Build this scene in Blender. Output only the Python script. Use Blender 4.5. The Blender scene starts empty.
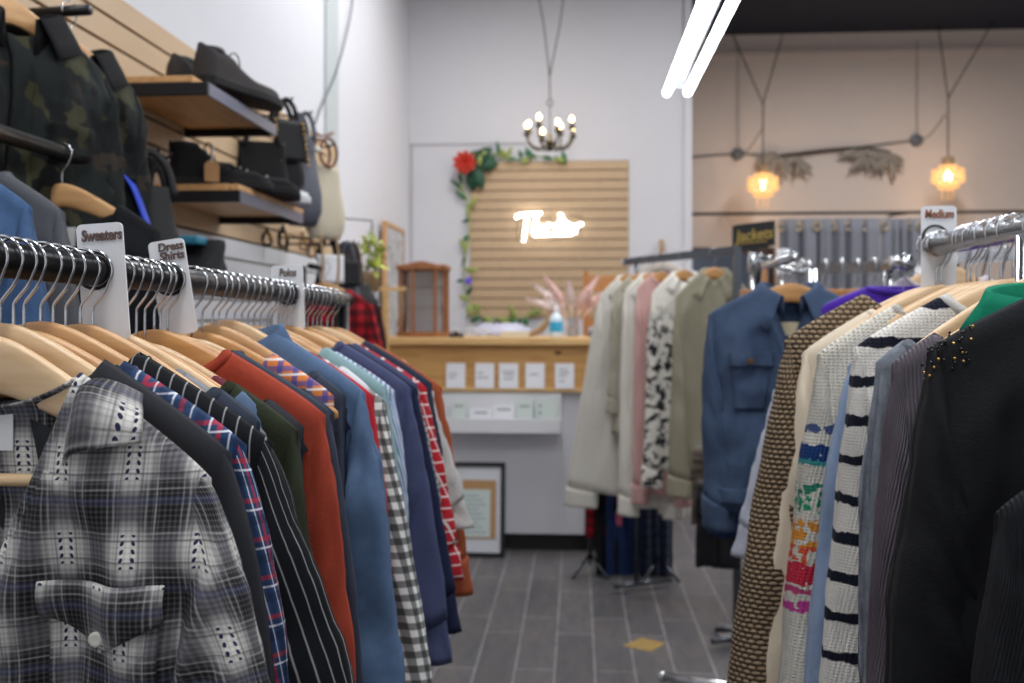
import bpy, bmesh, math, random
from mathutils import Vector, Matrix, noise
from math import sin, cos, pi, sqrt, radians
RND = random.Random(11)
SC = bpy.context.scene
COL = SC.collection
H = 1.35            # eye height
F = 930.0           # focal length in pixels of the 1024 wide frame
YAW = math.atan(65 / F)

def ray(x, y):
    u = (x - 512) / F; v = (317 - y) / F
    return Vector((-sin(YAW) + u * cos(YAW), cos(YAW) + u * sin(YAW), v))
def P(x, y, Y):     # the world point seen at pixel x, y that lies at depth Y
    d = ray(x, y); k = Y / d.y
    return Vector((d.x * k, Y, H + d.z * k))
def PX(x, y, X):    # same for a known lateral X
    d = ray(x, y); k = X / d.x
    return Vector((X, d.y * k, H + d.z * k))
def lerp(a, b, t): return a + (b - a) * t
def sm(t):
    t = max(0.0, min(1.0, t)); return t * t * (3 - 2 * t)
def nz(x, y, z=0.0): return noise.noise(Vector((x, y, z)))

# ------------------------------------------------------------------ materials
class NT:
    def __init__(s, name):
        s.m = bpy.data.materials.new(name); s.m.use_nodes = True
        s.t = s.m.node_tree; s.t.nodes.clear()
        s.out = s.t.nodes.new('ShaderNodeOutputMaterial')
        s.b = s.t.nodes.new('ShaderNodeBsdfPrincipled')
        s.t.links.new(s.b.outputs[0], s.out.inputs[0])
    def n(s, ty, **kw):
        nd = s.t.nodes.new(ty)
        for k, v in kw.items(): setattr(nd, k, v)
        return nd
    def put(s, sock, v):
        if isinstance(v, bpy.types.NodeSocket): s.t.links.new(v, sock)
        elif isinstance(v, (tuple, list)) and len(v) == 3 and sock.type == 'RGBA': sock.default_value = (*v, 1)
        else: sock.default_value = v
    def math(s, op, a, b=0.0, c=0.0):
        nd = s.n('ShaderNodeMath', operation=op)
        s.put(nd.inputs[0], a); s.put(nd.inputs[1], b); s.put(nd.inputs[2], c)
        return nd.outputs[0]
    def mix(s, f, a, b):
        nd = s.n('ShaderNodeMix', data_type='RGBA')
        s.put(nd.inputs[0], f); s.put(nd.inputs[6], a); s.put(nd.inputs[7], b)
        return nd.outputs[2]
    def uv(s):
        nd = s.n('ShaderNodeUVMap'); sp = s.n('ShaderNodeSeparateXYZ')
        s.t.links.new(nd.outputs[0], sp.inputs[0]); return sp.outputs[0], sp.outputs[1], nd.outputs[0]
    def obj(s, sx=1, sy=1, sz=1):
        nd = s.n('ShaderNodeTexCoord'); mp = s.n('ShaderNodeMapping')
        mp.inputs['Scale'].default_value = (sx, sy, sz)
        s.t.links.new(nd.outputs['Object'], mp.inputs[0]); return mp.outputs[0]
    def noise(s, vec, scale, detail=2.0, rough=.5):
        nd = s.n('ShaderNodeTexNoise'); nd.inputs['Scale'].default_value = scale
        nd.inputs['Detail'].default_value = detail; nd.inputs['Roughness'].default_value = rough
        if vec is not None: s.t.links.new(vec, nd.inputs['Vector'])
        return nd.outputs[0]
    def ramp(s, f, stops, interp='LINEAR'):
        nd = s.n('ShaderNodeValToRGB'); cr = nd.color_ramp; cr.interpolation = interp
        while len(cr.elements) < len(stops): cr.elements.new(.5)
        for e, (p, c) in zip(cr.elements, stops):
            e.position = p; e.color = (*c, 1) if len(c) == 3 else c
        s.put(nd.inputs[0], f); return nd.outputs[0]
    def rng(s, v, a, b, c=0.0, d=1.0):
        nd = s.n('ShaderNodeMapRange')
        for i, q in enumerate((v, a, b, c, d)): s.put(nd.inputs[i], q)
        return nd.outputs[0]
    def bump(s, h, strength=.4, dist=.002):
        nd = s.n('ShaderNodeBump'); nd.inputs['Strength'].default_value = strength
        nd.inputs['Distance'].default_value = dist; s.put(nd.inputs['Height'], h)
        s.t.links.new(nd.outputs[0], s.b.inputs['Normal'])
    def col(s, c): s.put(s.b.inputs['Base Color'], c)
    def band(s, c, period, off, width, soft=.0006):   # 1 inside a stripe of `width` repeated every `period`
        f = s.math('FRACT', s.math('DIVIDE', s.math('ADD', c, off + 50 * period), period))
        d = s.math('MULTIPLY', s.math('ABSOLUTE', s.math('SUBTRACT', f, .5)), period)
        return s.rng(d, width / 2 + soft, width / 2 - soft)

def lin(c):          # sRGB 0-255 to linear
    return tuple(((v / 255) / 12.92 if v / 255 <= .04045 else ((v / 255 + .055) / 1.055) ** 2.4) for v in c)

MATS = {}
def mat(name, c, rough=.6, metal=0.0, bump=0.0, bscale=60, spec=.5, var=0.0, vscale=8):
    if name in MATS: return MATS[name]
    t = NT(name); col = lin(c)
    t.b.inputs['Roughness'].default_value = rough; t.b.inputs['Metallic'].default_value = metal
    t.b.inputs['Specular IOR Level'].default_value = spec
    vec = t.obj()
    if var: t.col(t.mix(t.noise(vec, vscale, 3), tuple(v * (1 - var) for v in col), tuple(min(1, v * (1 + var)) for v in col)))
    else: t.col(col)
    if bump: t.bump(t.noise(vec, bscale, 3), bump, .003)
    MATS[name] = t.m; return t.m

def emit(name, c, strength):
    t = NT(name); t.b.inputs['Base Color'].default_value = (.9, .9, .9, 1)
    t.b.inputs['Emission Color'].default_value = (*lin(c), 1); t.b.inputs['Emission Strength'].default_value = strength
    return t.m

def wood(name, c1, c2, axis='x', scale=6, rough=.5, knots=False, edge=0.0):
    t = NT(name)
    sc = {'x': (1, 9, 9), 'y': (9, 1, 9), 'z': (9, 9, 1)}[axis]
    vec = t.obj(*sc); n = t.noise(vec, scale, 5, .6)
    c = t.ramp(n, [(.3, lin(c1)), (.55, lin(c2)), (.75, lin(c1))])
    if knots:
        v = t.n('ShaderNodeTexVoronoi'); v.inputs['Scale'].default_value = 3.2
        t.t.links.new(t.obj(1, 1, 2.0), v.inputs['Vector'])
        k = t.rng(v.outputs[0], .05, .09, 1, 0)
        c = t.mix(k, c, lin((96, 52, 22)))
    t.col(c); t.b.inputs['Roughness'].default_value = rough
    t.bump(n, .15, .001); return t.m

def fabric(name, c, kind='weave', pattern=None, rough=.85, p=None, strength=.5, var=.1, sheen=.0):
    t = NT(name); u, v, uvv = t.uv(); col = lin(c)
    t.b.inputs['Roughness'].default_value = rough; t.b.inputs['Specular IOR Level'].default_value = .25
    if sheen: t.b.inputs['Sheen Weight'].default_value = sheen
    base = t.mix(t.noise(uvv, 60, 4, .7), tuple(q * (1 - var) for q in col), tuple(min(1, q * (1 + var)) for q in col))
    if pattern: base = pattern(t, u, v, base)
    hgt = None
    if kind == 'knit':
        p = p or .006
        fu = t.math('FRACT', t.math('DIVIDE', u, p)); a = t.math('ABSOLUTE', t.math('SUBTRACT', fu, .5))
        s1 = t.math('SINE', t.math('MULTIPLY', t.math('ADD', t.math('DIVIDE', v, p * .8), a), 2 * pi))
        hgt = t.math('MULTIPLY', t.math('SUBTRACT', .5, a), t.math('ADD', s1, 1.3))
        t.bump(hgt, strength, p * .5)
    elif kind == 'chunky':
        p = p or .016
        row = t.math('FLOOR', t.math('DIVIDE', v, p * .75))
        uo = t.math('ADD', u, t.math('MULTIPLY', row, p * .5))
        fu = t.math('ABSOLUTE', t.math('SUBTRACT', t.math('FRACT', t.math('DIVIDE', uo, p)), .5))
        fv = t.math('ABSOLUTE', t.math('SUBTRACT', t.math('FRACT', t.math('DIVIDE', v, p * .75)), .5))
        d = t.math('ADD', t.math('MULTIPLY', fu, fu), t.math('MULTIPLY', fv, fv))
        hgt = t.rng(d, .0, .3, 1, 0)
        base = t.mix(t.rng(d, .14, .26), base, tuple(q * .22 for q in col))  # stitch gaps darkened in the colour, in place of shade between the loops
        t.bump(hgt, strength, p * .8)
    elif kind == 'rib':
        p = p or .006
        t.bump(t.math('SINE', t.math('MULTIPLY', u, 2 * pi / p)), strength, p * .4)
    elif kind == 'fuzzy':
        t.bump(t.noise(uvv, 220, 6, .8), strength, .004)
    elif kind == 'twill':
        p = p or .0022
        base = t.mix(t.rng(t.noise(uvv, 9, 4, .65), .35, .75, 0, .5 * min(1, var * 2)), base, tuple(min(1, q * 1.9 + .02) for q in col))
        t.bump(t.math('SINE', t.math('MULTIPLY', t.math('ADD', u, v), 2 * pi / p)), strength * .5, p * .4)
    else:
        t.bump(t.noise(uvv, 500, 3, .6), strength * .5, .0012)
    t.col(base); return t.m

def plaid(stripes):   # (axis, period, offset, width, colour, alpha)
    def f(t, u, v, base):
        for ax, per, off, w, c, al in stripes:
            k = t.band(u if ax == 'u' else v, per, off, w)
            base = t.mix(t.math('MULTIPLY', k, al), base, lin(c))
        return base
    return f

# ------------------------------------------------------------------ meshes
class MB:
    def __init__(s): s.v = []; s.f = []; s.uv = {}
    def add(s, vs, fs, uvs=None):
        o = len(s.v); s.v += [tuple(q) for q in vs]
        for k, fc in enumerate(fs):
            if uvs is not None: s.uv[len(s.f)] = [uvs[i] for i in fc]
            s.f.append([i + o for i in fc])
        return s
    def grid(s, rows, closed=False, uv=None, cap=False):
        n = len(rows[0]); vs = [q for r in rows for q in r]; fs = []
        for i in range(len(rows) - 1):
            for j in range(n if closed else n - 1):
                k = (j + 1) % n
                fs.append([i * n + j, i * n + k, (i + 1) * n + k, (i + 1) * n + j])
        if cap:
            fs.append(list(range(n))[::-1]); fs.append([(len(rows) - 1) * n + j for j in range(n)])
        flat = None
        if uv is not None: flat = [q for r in uv for q in r]
        return s.add(vs, fs, flat)
    def box(s, c, d, rot=None):
        x, y, z = d[0] / 2, d[1] / 2, d[2] / 2
        vs = [Vector((sx * x, sy * y, sz * z)) for sx in (-1, 1) for sy in (-1, 1) for sz in (-1, 1)]
        if rot is not None: vs = [rot @ q for q in vs]
        vs = [q + Vector(c) for q in vs]
        return s.add(vs, [[0, 1, 3, 2], [4, 6, 7, 5], [0, 4, 5, 1], [2, 3, 7, 6], [0, 2, 6, 4], [1, 5, 7, 3]])
    def tube(s, pts, r, n=10, cap=True, closed=False, sq=None):
        pts = [Vector(q) for q in pts]; rows = []; m = len(pts)
        up = Vector((0, 0, 1)); t0 = (pts[1] - pts[0]).normalized()
        if abs(t0.dot(up)) > .9: up = Vector((0, 1, 0))
        a = t0.cross(up).normalized()
        for i, q in enumerate(pts):
            if closed: t = (pts[(i + 1) % m] - pts[i - 1])
            else: t = pts[min(i + 1, m - 1)] - pts[max(i - 1, 0)]
            if t.length < 1e-9: t = t0
            t.normalize(); a = (a - t * a.dot(t))
            if a.length < 1e-6: a = t.orthogonal()
            a.normalize(); b = t.cross(a)
            rr = r(i / max(1, m - 1)) if callable(r) else r
            if sq: rows.append([q + a * (sq[0] * ex) + b * (sq[1] * ey) for ex, ey in ((-1, -1), (1, -1), (1, 1), (-1, 1))])
            else: rows.append([q + a * (rr * cos(2 * pi * j / n)) + b * (rr * sin(2 * pi * j / n)) for j in range(n)])
        if closed: rows.append(rows[0])
        return s.grid(rows, True, cap=cap and not closed)
    def lathe(s, prof, c=(0, 0, 0), n=24, cap=True):
        rows = [[(c[0] + r * cos(2 * pi * j / n), c[1] + r * sin(2 * pi * j / n), c[2] + z) for j in range(n)] for r, z in prof]
        return s.grid(rows, True, cap=cap)
    def ball(s, c, r, n=12, m=8):
        rx, ry, rz = r if isinstance(r, (tuple, list)) else (r, r, r)
        rows = [[(c[0] + rx * max(1e-4, sin(pi * i / m)) * cos(2 * pi * j / n), c[1] + ry * max(1e-4, sin(pi * i / m)) * sin(2 * pi * j / n), c[2] - rz * cos(pi * i / m)) for j in range(n)] for i in range(m + 1)]
        return s.grid(rows, True, cap=True)
    def prism(s, pts, d):     # polygon of 3-d points pushed along d
        n = len(pts); a = [Vector(q) for q in pts]; b = [q + Vector(d) for q in a]
        return s.add(a + b, [list(range(n))[::-1], [n + i for i in range(n)]] + [[i, (i + 1) % n, n + (i + 1) % n, n + i] for i in range(n)])
    def build(s, name, m, parent=None, loc=None, rot=None, smooth=True, bevel=0, solid=0, sub=0):
        me = bpy.data.meshes.new(name); me.from_pydata(s.v, [], s.f); me.update()
        if s.uv:
            ul = me.uv_layers.new(name='UVMap')
            for pi_, poly in enumerate(me.polygons):
                q = s.uv.get(pi_)
                if q:
                    for k, li in enumerate(poly.loop_indices): ul.data[li].uv = q[k]
        bm = bmesh.new(); bm.from_mesh(me); bmesh.ops.recalc_face_normals(bm, faces=bm.faces); bm.to_mesh(me); bm.free()
        if smooth:
            me.polygons.foreach_set('use_smooth', [True] * len(me.polygons))
        me.materials.append(m)
        o = bpy.data.objects.new(name, me); COL.objects.link(o)
        if parent is not None: o.parent = parent
        if loc is not None: o.location = loc
        if rot is not None: o.rotation_euler = rot
        if bevel:
            b = o.modifiers.new('bevel', 'BEVEL'); b.width = bevel; b.segments = 2; b.limit_method = 'ANGLE'
        if solid:
            b = o.modifiers.new('solid', 'SOLIDIFY'); b.thickness = solid; b.offset = 0
        if sub:
            b = o.modifiers.new('sub', 'SUBSURF'); b.levels = sub; b.render_levels = sub
        if smooth and (bevel or smooth == 'auto'):
            try: me.set_sharp_from_angle(angle=radians(40))
            except Exception: pass
        return o

def thing(name, label, cat, loc=(0, 0, 0), rotz=0.0, group=None, rot=None):
    o = bpy.data.objects.new(name, None); COL.objects.link(o); o.empty_display_size = .05
    o.location = loc; o.rotation_euler = rot or (0, 0, rotz); o['label'] = label; o['category'] = cat
    if group: o['group'] = group
    return o
def tag(o, label, cat, group=None):
    o['label'] = label; o['category'] = cat
    if group: o['group'] = group
    return o
def struct(o): o['kind'] = 'structure'; return o
def dup(root, loc, rotz=None, label=None, group=None):
    r = root.copy(); COL.objects.link(r); r.location = loc
    if rotz is not None: r.rotation_euler = (r.rotation_euler[0], r.rotation_euler[1], rotz)
    if label: r['label'] = label
    if group: r['group'] = group
    for ch in list(root.children):
        c = ch.copy(); COL.objects.link(c); c.parent = r
        for g in list(ch.children):
            d = g.copy(); COL.objects.link(d); d.parent = c
    return r
def text(name, body, size, m, parent, loc, rot, ext=.0008, off=0.0, shear=0.0, align='CENTER', lines=.8, sx=1.0):
    cu = bpy.data.curves.new(name, 'FONT'); cu.body = body; cu.size = size; cu.extrude = ext; cu.offset = off
    cu.shear = shear; cu.align_x = align; cu.align_y = 'CENTER'; cu.space_line = lines
    tmp = bpy.data.objects.new(name + 'tmp', cu); COL.objects.link(tmp)
    bpy.context.view_layer.update()
    me = bpy.data.meshes.new_from_object(tmp.evaluated_get(bpy.context.evaluated_depsgraph_get()))
    bpy.data.objects.remove(tmp); me.materials.clear(); me.materials.append(m)
    o = bpy.data.objects.new(name, me); COL.objects.link(o); o.parent = parent; o.location = loc; o.rotation_euler = rot; o.scale = (sx, 1, 1)
    return o
def rounded_rect(w, h, r, n=5):
    pts = []
    for cx, cz, a0 in ((w / 2 - r, h / 2 - r, 0), (-w / 2 + r, h / 2 - r, 90), (-w / 2 + r, -h / 2 + r, 180), (w / 2 - r, -h / 2 + r, 270)):
        for k in range(n + 1):
            a = radians(a0 + 90 * k / n); pts.append((cx + r * cos(a), 0, cz + r * sin(a)))
    return pts
def catmull(pts, n=6):
    pts = [Vector(p) for p in pts]; out = []
    for i in range(len(pts) - 1):
        p0 = pts[max(0, i - 1)]; p1 = pts[i]; p2 = pts[i + 1]; p3 = pts[min(len(pts) - 1, i + 2)]
        for k in range(n):
            t = k / n
            out.append(.5 * ((2 * p1) + (p2 - p0) * t + (2 * p0 - 5 * p1 + 4 * p2 - p3) * t * t + (3 * p1 - p0 - 3 * p2 + p3) * t ** 3))
    out.append(pts[-1]); return out
# ------------------------------------------------------------------ camera
cam = bpy.data.cameras.new('camera'); camo = bpy.data.objects.new('camera', cam); COL.objects.link(camo)
camo.location = (0, 0, H); camo.rotation_euler = (pi / 2, 0, YAW)
cam.sensor_width = 36; cam.lens = F / 1024 * 36; cam.shift_y = -24.5 / 1024; cam.clip_start = .05
cam.dof.use_dof = True; cam.dof.focus_distance = .93; cam.dof.aperture_fstop = 5.6
SC.camera = camo
SC.view_settings.view_transform = 'Standard'; SC.view_settings.look = 'None'
SC.view_settings.gamma = 1; SC.view_settings.use_curve_mapping = False; SC.view_settings.exposure = -0.08

# ------------------------------------------------------------------ room shell
WL, YF, XE, YB, ZC = -1.29, 7.1, .865, 9.2, 4.1     # left wall, far wall, end of far wall, back wall, ceiling
XR = 5.0; YN = -3.2
m_wall = mat('wall paint', (214, 214, 219), .85, bump=.05, bscale=90, var=.02)
m_beige = mat('warm wall paint', (205, 190, 178), .85, bump=.05, bscale=90, var=.03)
m_dark = mat('dark ceiling paint', (20, 26, 42), .8, var=.1)
m_trimw = mat('white trim', (222, 222, 225), .55)
m_black = mat('black matt', (16, 16, 18), .6)

t = NT('floor planks')
vec = t.obj(); mp = t.n('ShaderNodeMapping'); mp.inputs['Rotation'].default_value = (0, 0, pi / 2)
mp.inputs['Location'].default_value = (.25, -.0675 + .1524 * 40, 0)
t.t.links.new(vec, mp.inputs[0])
br = t.n('ShaderNodeTexBrick'); br.offset = .34; br.offset_frequency = 2
for k, v in (('Scale', 1), ('Mortar Size', .0035), ('Mortar Smooth', .2), ('Bias', 0), ('Brick Width', .62), ('Row Height', .1524)): br.inputs[k].default_value = v
br.inputs['Color1'].default_value = (*lin((74, 74, 78)), 1); br.inputs['Color2'].default_value = (*lin((92, 90, 92)), 1)
br.inputs['Mortar'].default_value = (*lin((150, 148, 150)), 1)
t.t.links.new(mp.outputs[0], br.inputs['Vector'])
n1 = t.noise(t.obj(5, 1.3, 1), 2.2, 5, .65)
c = t.mix(t.rng(n1, .35, .75, 0, .55), br.outputs[0], lin((116, 106, 98)))
n2 = t.noise(t.obj(9, 2.5, 1), 3.0, 6, .7)
c = t.mix(t.rng(n2, .45, .7, 0, .45), c, lin((52, 53, 60)))
t.col(c); t.b.inputs['Roughness'].default_value = .5
t.bump(t.math('MULTIPLY', br.outputs[1], -1.0), .35, .002)
m_floor = t.m

def slab(name, lo, hi, m):
    c = [(a + b) / 2 for a, b in zip(lo, hi)]
    return struct(MB().box((0, 0, 0), [b - a for a, b in zip(lo, hi)]).build(name, m, loc=c, smooth=False))
fl = MB().box((0, 0, -.05), (30, 30, .1)).build('floor', m_floor, smooth=False); struct(fl)
slab('ceiling', (WL - .2, YN - .2, ZC), (XR + .2, YB + .2, ZC + .1), m_dark)
slab('wall_left', (WL - .15, YN - .15, 0), (WL, YF + .15, ZC), m_wall)
slab('wall_back', (WL, YF, 0), (XE, YF + .15, ZC), m_wall)
slab('wall_back_right', (XE, YB, 0), (XR + .15, YB + .15, ZC), m_beige)
slab('wall_side', (XE - .12, YF + .15, 0), (XE, YB, ZC), m_wall)
slab('wall_right', (XR, YN - .15, 0), (XR + .15, YB, ZC), m_wall)
slab('wall_front', (WL, YN - .15, 0), (XR, YN, ZC), m_wall)
slab('baseboard_back', (WL, YF - .015, 0), (XE, YF, .12), m_trimw)
slab('baseboard_back_right', (XE, YB - .015, 0), (XR, YB, .12), m_trimw)
# a drywall pilaster strip and panel edge lines on the walls
slab('trim_1', (WL, PX(324, 100, WL).y, 0), (WL + .014, PX(336, 100, WL).y, ZC), mat('grey strip', (184, 190, 190), .7))
slab('trim_2', (WL + .0, YF - .006, 2.67), (-.35, YF, 2.682), mat('panel joint', (165, 163, 166), .8))
slab('trim_3', (WL + .012, YF - .006, 0), (WL + .022, YF, 2.67), MATS['panel joint'])
slab('trim_4', (XE, YB - .03, ZC - .22), (XR, YB, ZC - .17), m_beige)
slab('trim_5', (XE - .055, YF - .012, 0), (XE, YF, ZC), m_wall)

# ------------------------------------------------------------------ lights
m_tube = emit('fluorescent tube', (244, 248, 255), 19)
m_metalw = mat('white enamel', (225, 226, 230), .4)
m_house = mat('grey enamel', (120, 124, 132), .5)
def fixture(x, y0, y1, z, label):
    t = thing('fluorescent_light', label, 'ceiling light', (x, (y0 + y1) / 2, z), group='fluorescent strips')
    L = y1 - y0
    MB().box((0, 0, .062), (.05, L, .045)).build('housing', m_house, t, bevel=.004)
    for sx in (-1, 1):
        MB().tube([(sx * .055, -L / 2 + .01, 0), (sx * .055, L / 2 - .01, 0)], .02, 12).build('tube', m_tube, t)
    for sy in (-1, 1):
        MB().box((0, sy * (L / 2 - .05), .03), (.12, .02, .03)).build('lamp_holder', m_house, t, bevel=.003)
        MB().tube([(0, sy * L * .38, .05), (0, sy * L * .38, ZC - z)], .003, 6).build('suspension_cable', m_black, t)
    return t
fixture(.535, 2.62, 5.03, 2.55, 'twin-tube fluorescent strip hanging above the aisle')
fixture(.535, -.4, 2.0, 2.55, 'twin-tube fluorescent strip behind the visible one, above the racks')
def area(name, loc, rot, sx, sy, power, c):
    l = bpy.data.lights.new(name, 'AREA'); l.shape = 'RECTANGLE'; l.size = sx; l.size_y = sy; l.energy = power; l.color = c
    o = bpy.data.objects.new(name, l); COL.objects.link(o); o.location = loc; o.rotation_euler = rot; return o
area('added_front_fill', (.6, YN + .05, 1.9), (pi / 2, 0, 0), 3.6, 2.4, 24, (.93, .97, 1.0))  # unseen area light added as fill from the front; no window is modelled
area('added_ceiling_fill', (-.3, .3, 3.9), (0, 0, 0), .3, 2.4, 60, (.96, .98, 1.0))  # unseen area lights added under the ceiling to brighten the room
area('added_ceiling_fill', (1.9, 1.8, 3.9), (0, 0, 0), .3, 2.4, 45, (.96, .98, 1.0))
area('added_ceiling_fill', (-.3, 4.6, 3.9), (0, 0, 0), .3, 2.4, 60, (.96, .98, 1.0))
area('added_ceiling_fill', (2.6, 6.2, 3.9), (0, 0, 0), .3, 2.4, 105, (.97, .96, .98))  # added as well, to lift the back wall
def bulb_light(loc, power, c=(1.0, .68, .40), r=.03):
    l = bpy.data.lights.new('bulb_light', 'POINT'); l.energy = power; l.color = c; l.shadow_soft_size = r
    o = bpy.data.objects.new('bulb_light', l); COL.objects.link(o); o.location = loc; return o
w = bpy.data.worlds.new('world'); SC.world = w; w.use_nodes = True
w.node_tree.nodes['Background'].inputs[0].default_value = (.8, .88, 1, 1)
w.node_tree.nodes['Background'].inputs[1].default_value = .15
# ------------------------------------------------------------------ hangers and garments
m_hang = wood('hanger wood', (186, 138, 90), (206, 162, 112), 'x', 5, .4)
m_hang2 = wood('hanger wood honey', (180, 126, 70), (200, 148, 90), 'x', 5, .4)
m_hang3 = wood('hanger wood pale', (204, 166, 122), (220, 188, 148), 'x', 5, .4)
m_chrome = mat('chrome wire', (205, 207, 210), .18, 1.0)
m_blackpipe = mat('black pipe', (26, 24, 26), .32, .4)
WOODS = [m_hang, m_hang2, m_hang3, m_hang]
SLOPE = .62
def sh_z(x, slope=SLOPE): return -slope * (sqrt(x * x + .0012) - .0346)
HANG = {}
def hanger(loc, rz, label, half=.2, wood_i=0, bar=False, group='wooden hangers', slope=SLOPE, rail=.016, dh=0.0):
    """origin = centre of the rail it hangs on; wood starts 6 cm lower"""
    key = (half, wood_i, bar, slope, rail, dh)
    if key in HANG: return dup(HANG[key], loc, rz, label, group)
    t = thing('wooden_hanger', label, 'hanger', loc, rz, group)
    rows = []
    N = 36
    for i in range(N + 1):
        x = half * (2 * i / N - 1); a = abs(x) / half
        zt = -.062 + dh + sh_z(x, slope) - .012 * a ** 6
        h = lerp(.05, .026, sm(a * 1.1)) * (1 if a < .93 else sqrt(max(.05, 1 - ((a - .93) / .075) ** 2)))
        zb = zt - h; zc = (zt + zb) / 2; hy = .0062; y0 = 0
        rows.append([(x, y0 + hy * math.copysign(abs(cos(b)) ** .6, cos(b)), zc + h / 2 * math.copysign(abs(sin(b)) ** .6, sin(b))) for b in [2 * pi * k / 12 + pi / 12 for k in range(12)]])
    MB().grid(rows, True, cap=True).build('hanger_body', WOODS[wood_i], t)
    pts = []; r = rail + .0045
    for k in range(15):
        a = radians(205 - 235 * k / 14); pts.append((r * cos(a), 0, r * sin(a)))
    pts += [(.012, 0, -.024), (.002, 0, -.036), (0, 0, -.045), (0, 0, -.068 + dh)]
    MB().tube(catmull(pts, 2), .0016, 7).build('hook', m_chrome, t)
    if bar:
        zb = -.062 + dh + sh_z(half * .86, slope) - .03
        MB().tube([(-half * .9, -.002, zb), (half * .9, -.002, zb)], .0055, 10).build('trouser_bar', m_hang3, t)
    HANG[key] = t
    return t

class G:      # parameters of one garment
    def __init__(s, **k):
        s.half = .205; s.slope = SLOPE; s.L = .74; s.neck = .095; s.vd = .045; s.dip = .045; s.vpow = .6; s.thick = .016; s.wb = .215
        s.flare = .0; s.fold = .009; s.seed = 1; s.out = .075; s.slen = .56; s.w1 = .085; s.arm = .17; s.ry = .017; s.hemc = .01
        s.mid = .05; s.sy = -.006; s.lift = .012; s.nu = 48; s.nv = 40; s.crease = 1.0; s.drop = .0; s.wrk = .0095
        s.__dict__.update(k)
    def shz(s, x): return sh_z(x, s.slope) + s.lift - .007 * (abs(x) / s.half) ** 8
    def W(s, v): return lerp(s.half, s.wb, sm(v / .3)) + s.flare * max(0, v - .15)
    def top(s, x, front):
        if abs(x) >= s.neck: return s.shz(x)
        zn = s.shz(s.neck)
        if front: return zn - s.vd * (1 - abs(x) / s.neck) ** s.vpow
        return zn - s.dip * (1 - (x / s.neck) ** 2)
    def T(s, u, v, front):
        q = s.seed * 7.31
        e = (max(0, 1 - abs(u) ** 6)) ** .5
        base = (.0125 * sqrt(min(1, v / .022)) + max(0, s.thick - .0125) * sm((v - .01) / .15)) * e
        f = s.fold * sm(v / .35) * (sin(u * 5.2 + q) + .7 * sin(u * 10.7 + q * 2 + v * 1.5)) * (1 - u ** 6)
        f += s.wrk * nz(u * 3 + q, v * 5, 1.0 if front else 4.0) * sm(v / .14) + s.wrk * .6 * nz(u * 8 + q, v * 12, 2.0) * sm(v / .14)
        return base + f
    def front(s, x, z):     # point of the front sheet at local x, z
        v = .3
        for _ in range(4):
            u = max(-1, min(1, x / s.W(v))); zt = s.top(u * s.half, True); v = (zt - z) / (zt + s.L)
        return Vector((x, -s.T(u, max(0, v), True), z))

def body(g, m, parent, name='body', open_front=0.0):
    mb = MB(); rows = []; uvs = []
    for i in range(g.nv + 1):
        v = (i / g.nv) ** 1.5; r = []; q = []
        for side in (1, 0):
            for j in range(g.nu + 1):
                u = (2 * j / g.nu - 1) * (1 if side else -1)
                xt = u * g.half; x = u * g.W(v)
                zt = g.top(xt, side == 1); zh = -g.L + g.hemc * (u * u - .5) * 2 + .006 * nz(u * 2, g.seed)
                z = lerp(zt, zh, v)
                y = (-1 if side else 1) * g.T(u, v, side == 1) * (1 if side else .8)
                if abs(xt) < g.neck and v < .1 and not side: y += .006
                r.append((x, y, z)); q.append((x, z))
        rows.append(r); uvs.append(q)
    mb.grid(rows, True, uv=uvs)
    return mb.build(name, m, parent, solid=.0025)

def sleeve(g, m, parent, side=1, cuff=None, cuff_l=.055, n=26, name='sleeve', seed=0, cuff_m=None):
    zs = g.shz(g.half); q = g.seed * 3.7 + seed + side
    oA, oB, oC = Vector((g.half - .006, 0, zs + .004)), Vector((g.half + g.mid, 0, zs - .11)), Vector((g.half + g.out, 0, zs - g.slen))
    iA, iB, iC = Vector((g.half - .035, 0, zs - g.arm)), Vector((g.half - .045, 0, zs - g.arm - .1)), Vector((g.half + g.out - g.w1, 0, zs - g.slen - .004))
    def bez(a, b, c, t): return a * (1 - t) ** 2 + b * (2 * t * (1 - t)) + c * t * t
    def ring(t, grow=0.0, k=22):
        O = bez(oA, oB, oC, t); I = bez(iA, iB, iC, t); c = (O + I) / 2; a = (O - I) / 2; L = a.length; a = a / L
        pts = []
        w = sm(t * 5)
        for j in range(k):
            th = 2 * pi * j / k
            wr = g.wrk * (nz(cos(th) * 1.3 + q, sin(th) * 1.3, t * 7) + .6 * nz(cos(th) * 2 + q, sin(th) * 2 + 9, t * 16)) * w
            cx = math.copysign(abs(cos(th)) ** .85, cos(th)) * (L + grow + wr * .6)
            sy = math.copysign(abs(sin(th)) ** .85, sin(th)) * (g.ry * (.55 + .45 * w) + grow + wr * g.crease)
            p = c + a * cx; pts.append((p.x * side, g.sy * w + sy, p.z))
        return pts, [((j / k - .25) * 2 * (L + g.ry) * 1.3, pts[j % k][2]) for j in range(k + 1)]
    tl = 1 - (cuff_l / g.slen if cuff else 0)
    rows = []; uvs = []
    for i in range(n + 1):
        p, uv = ring(tl * i / n); rows.append(p + [p[0]]); uvs.append(uv)
    o = MB().grid(rows, False, uv=uvs).build(name, m, parent, solid=.002)
    if cuff:
        rows = []; uvs = []
        gr = -.004 if cuff == 'rib' else .0025
        for i in range(7):
            p, uv = ring(tl + (1 - tl) * i / 6 - .004, gr); rows.append(p + [p[0]]); uvs.append(uv)
        MB().grid(rows, False, uv=uvs).build('cuff', cuff_m or m, o, solid=.003)
    return o

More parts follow.
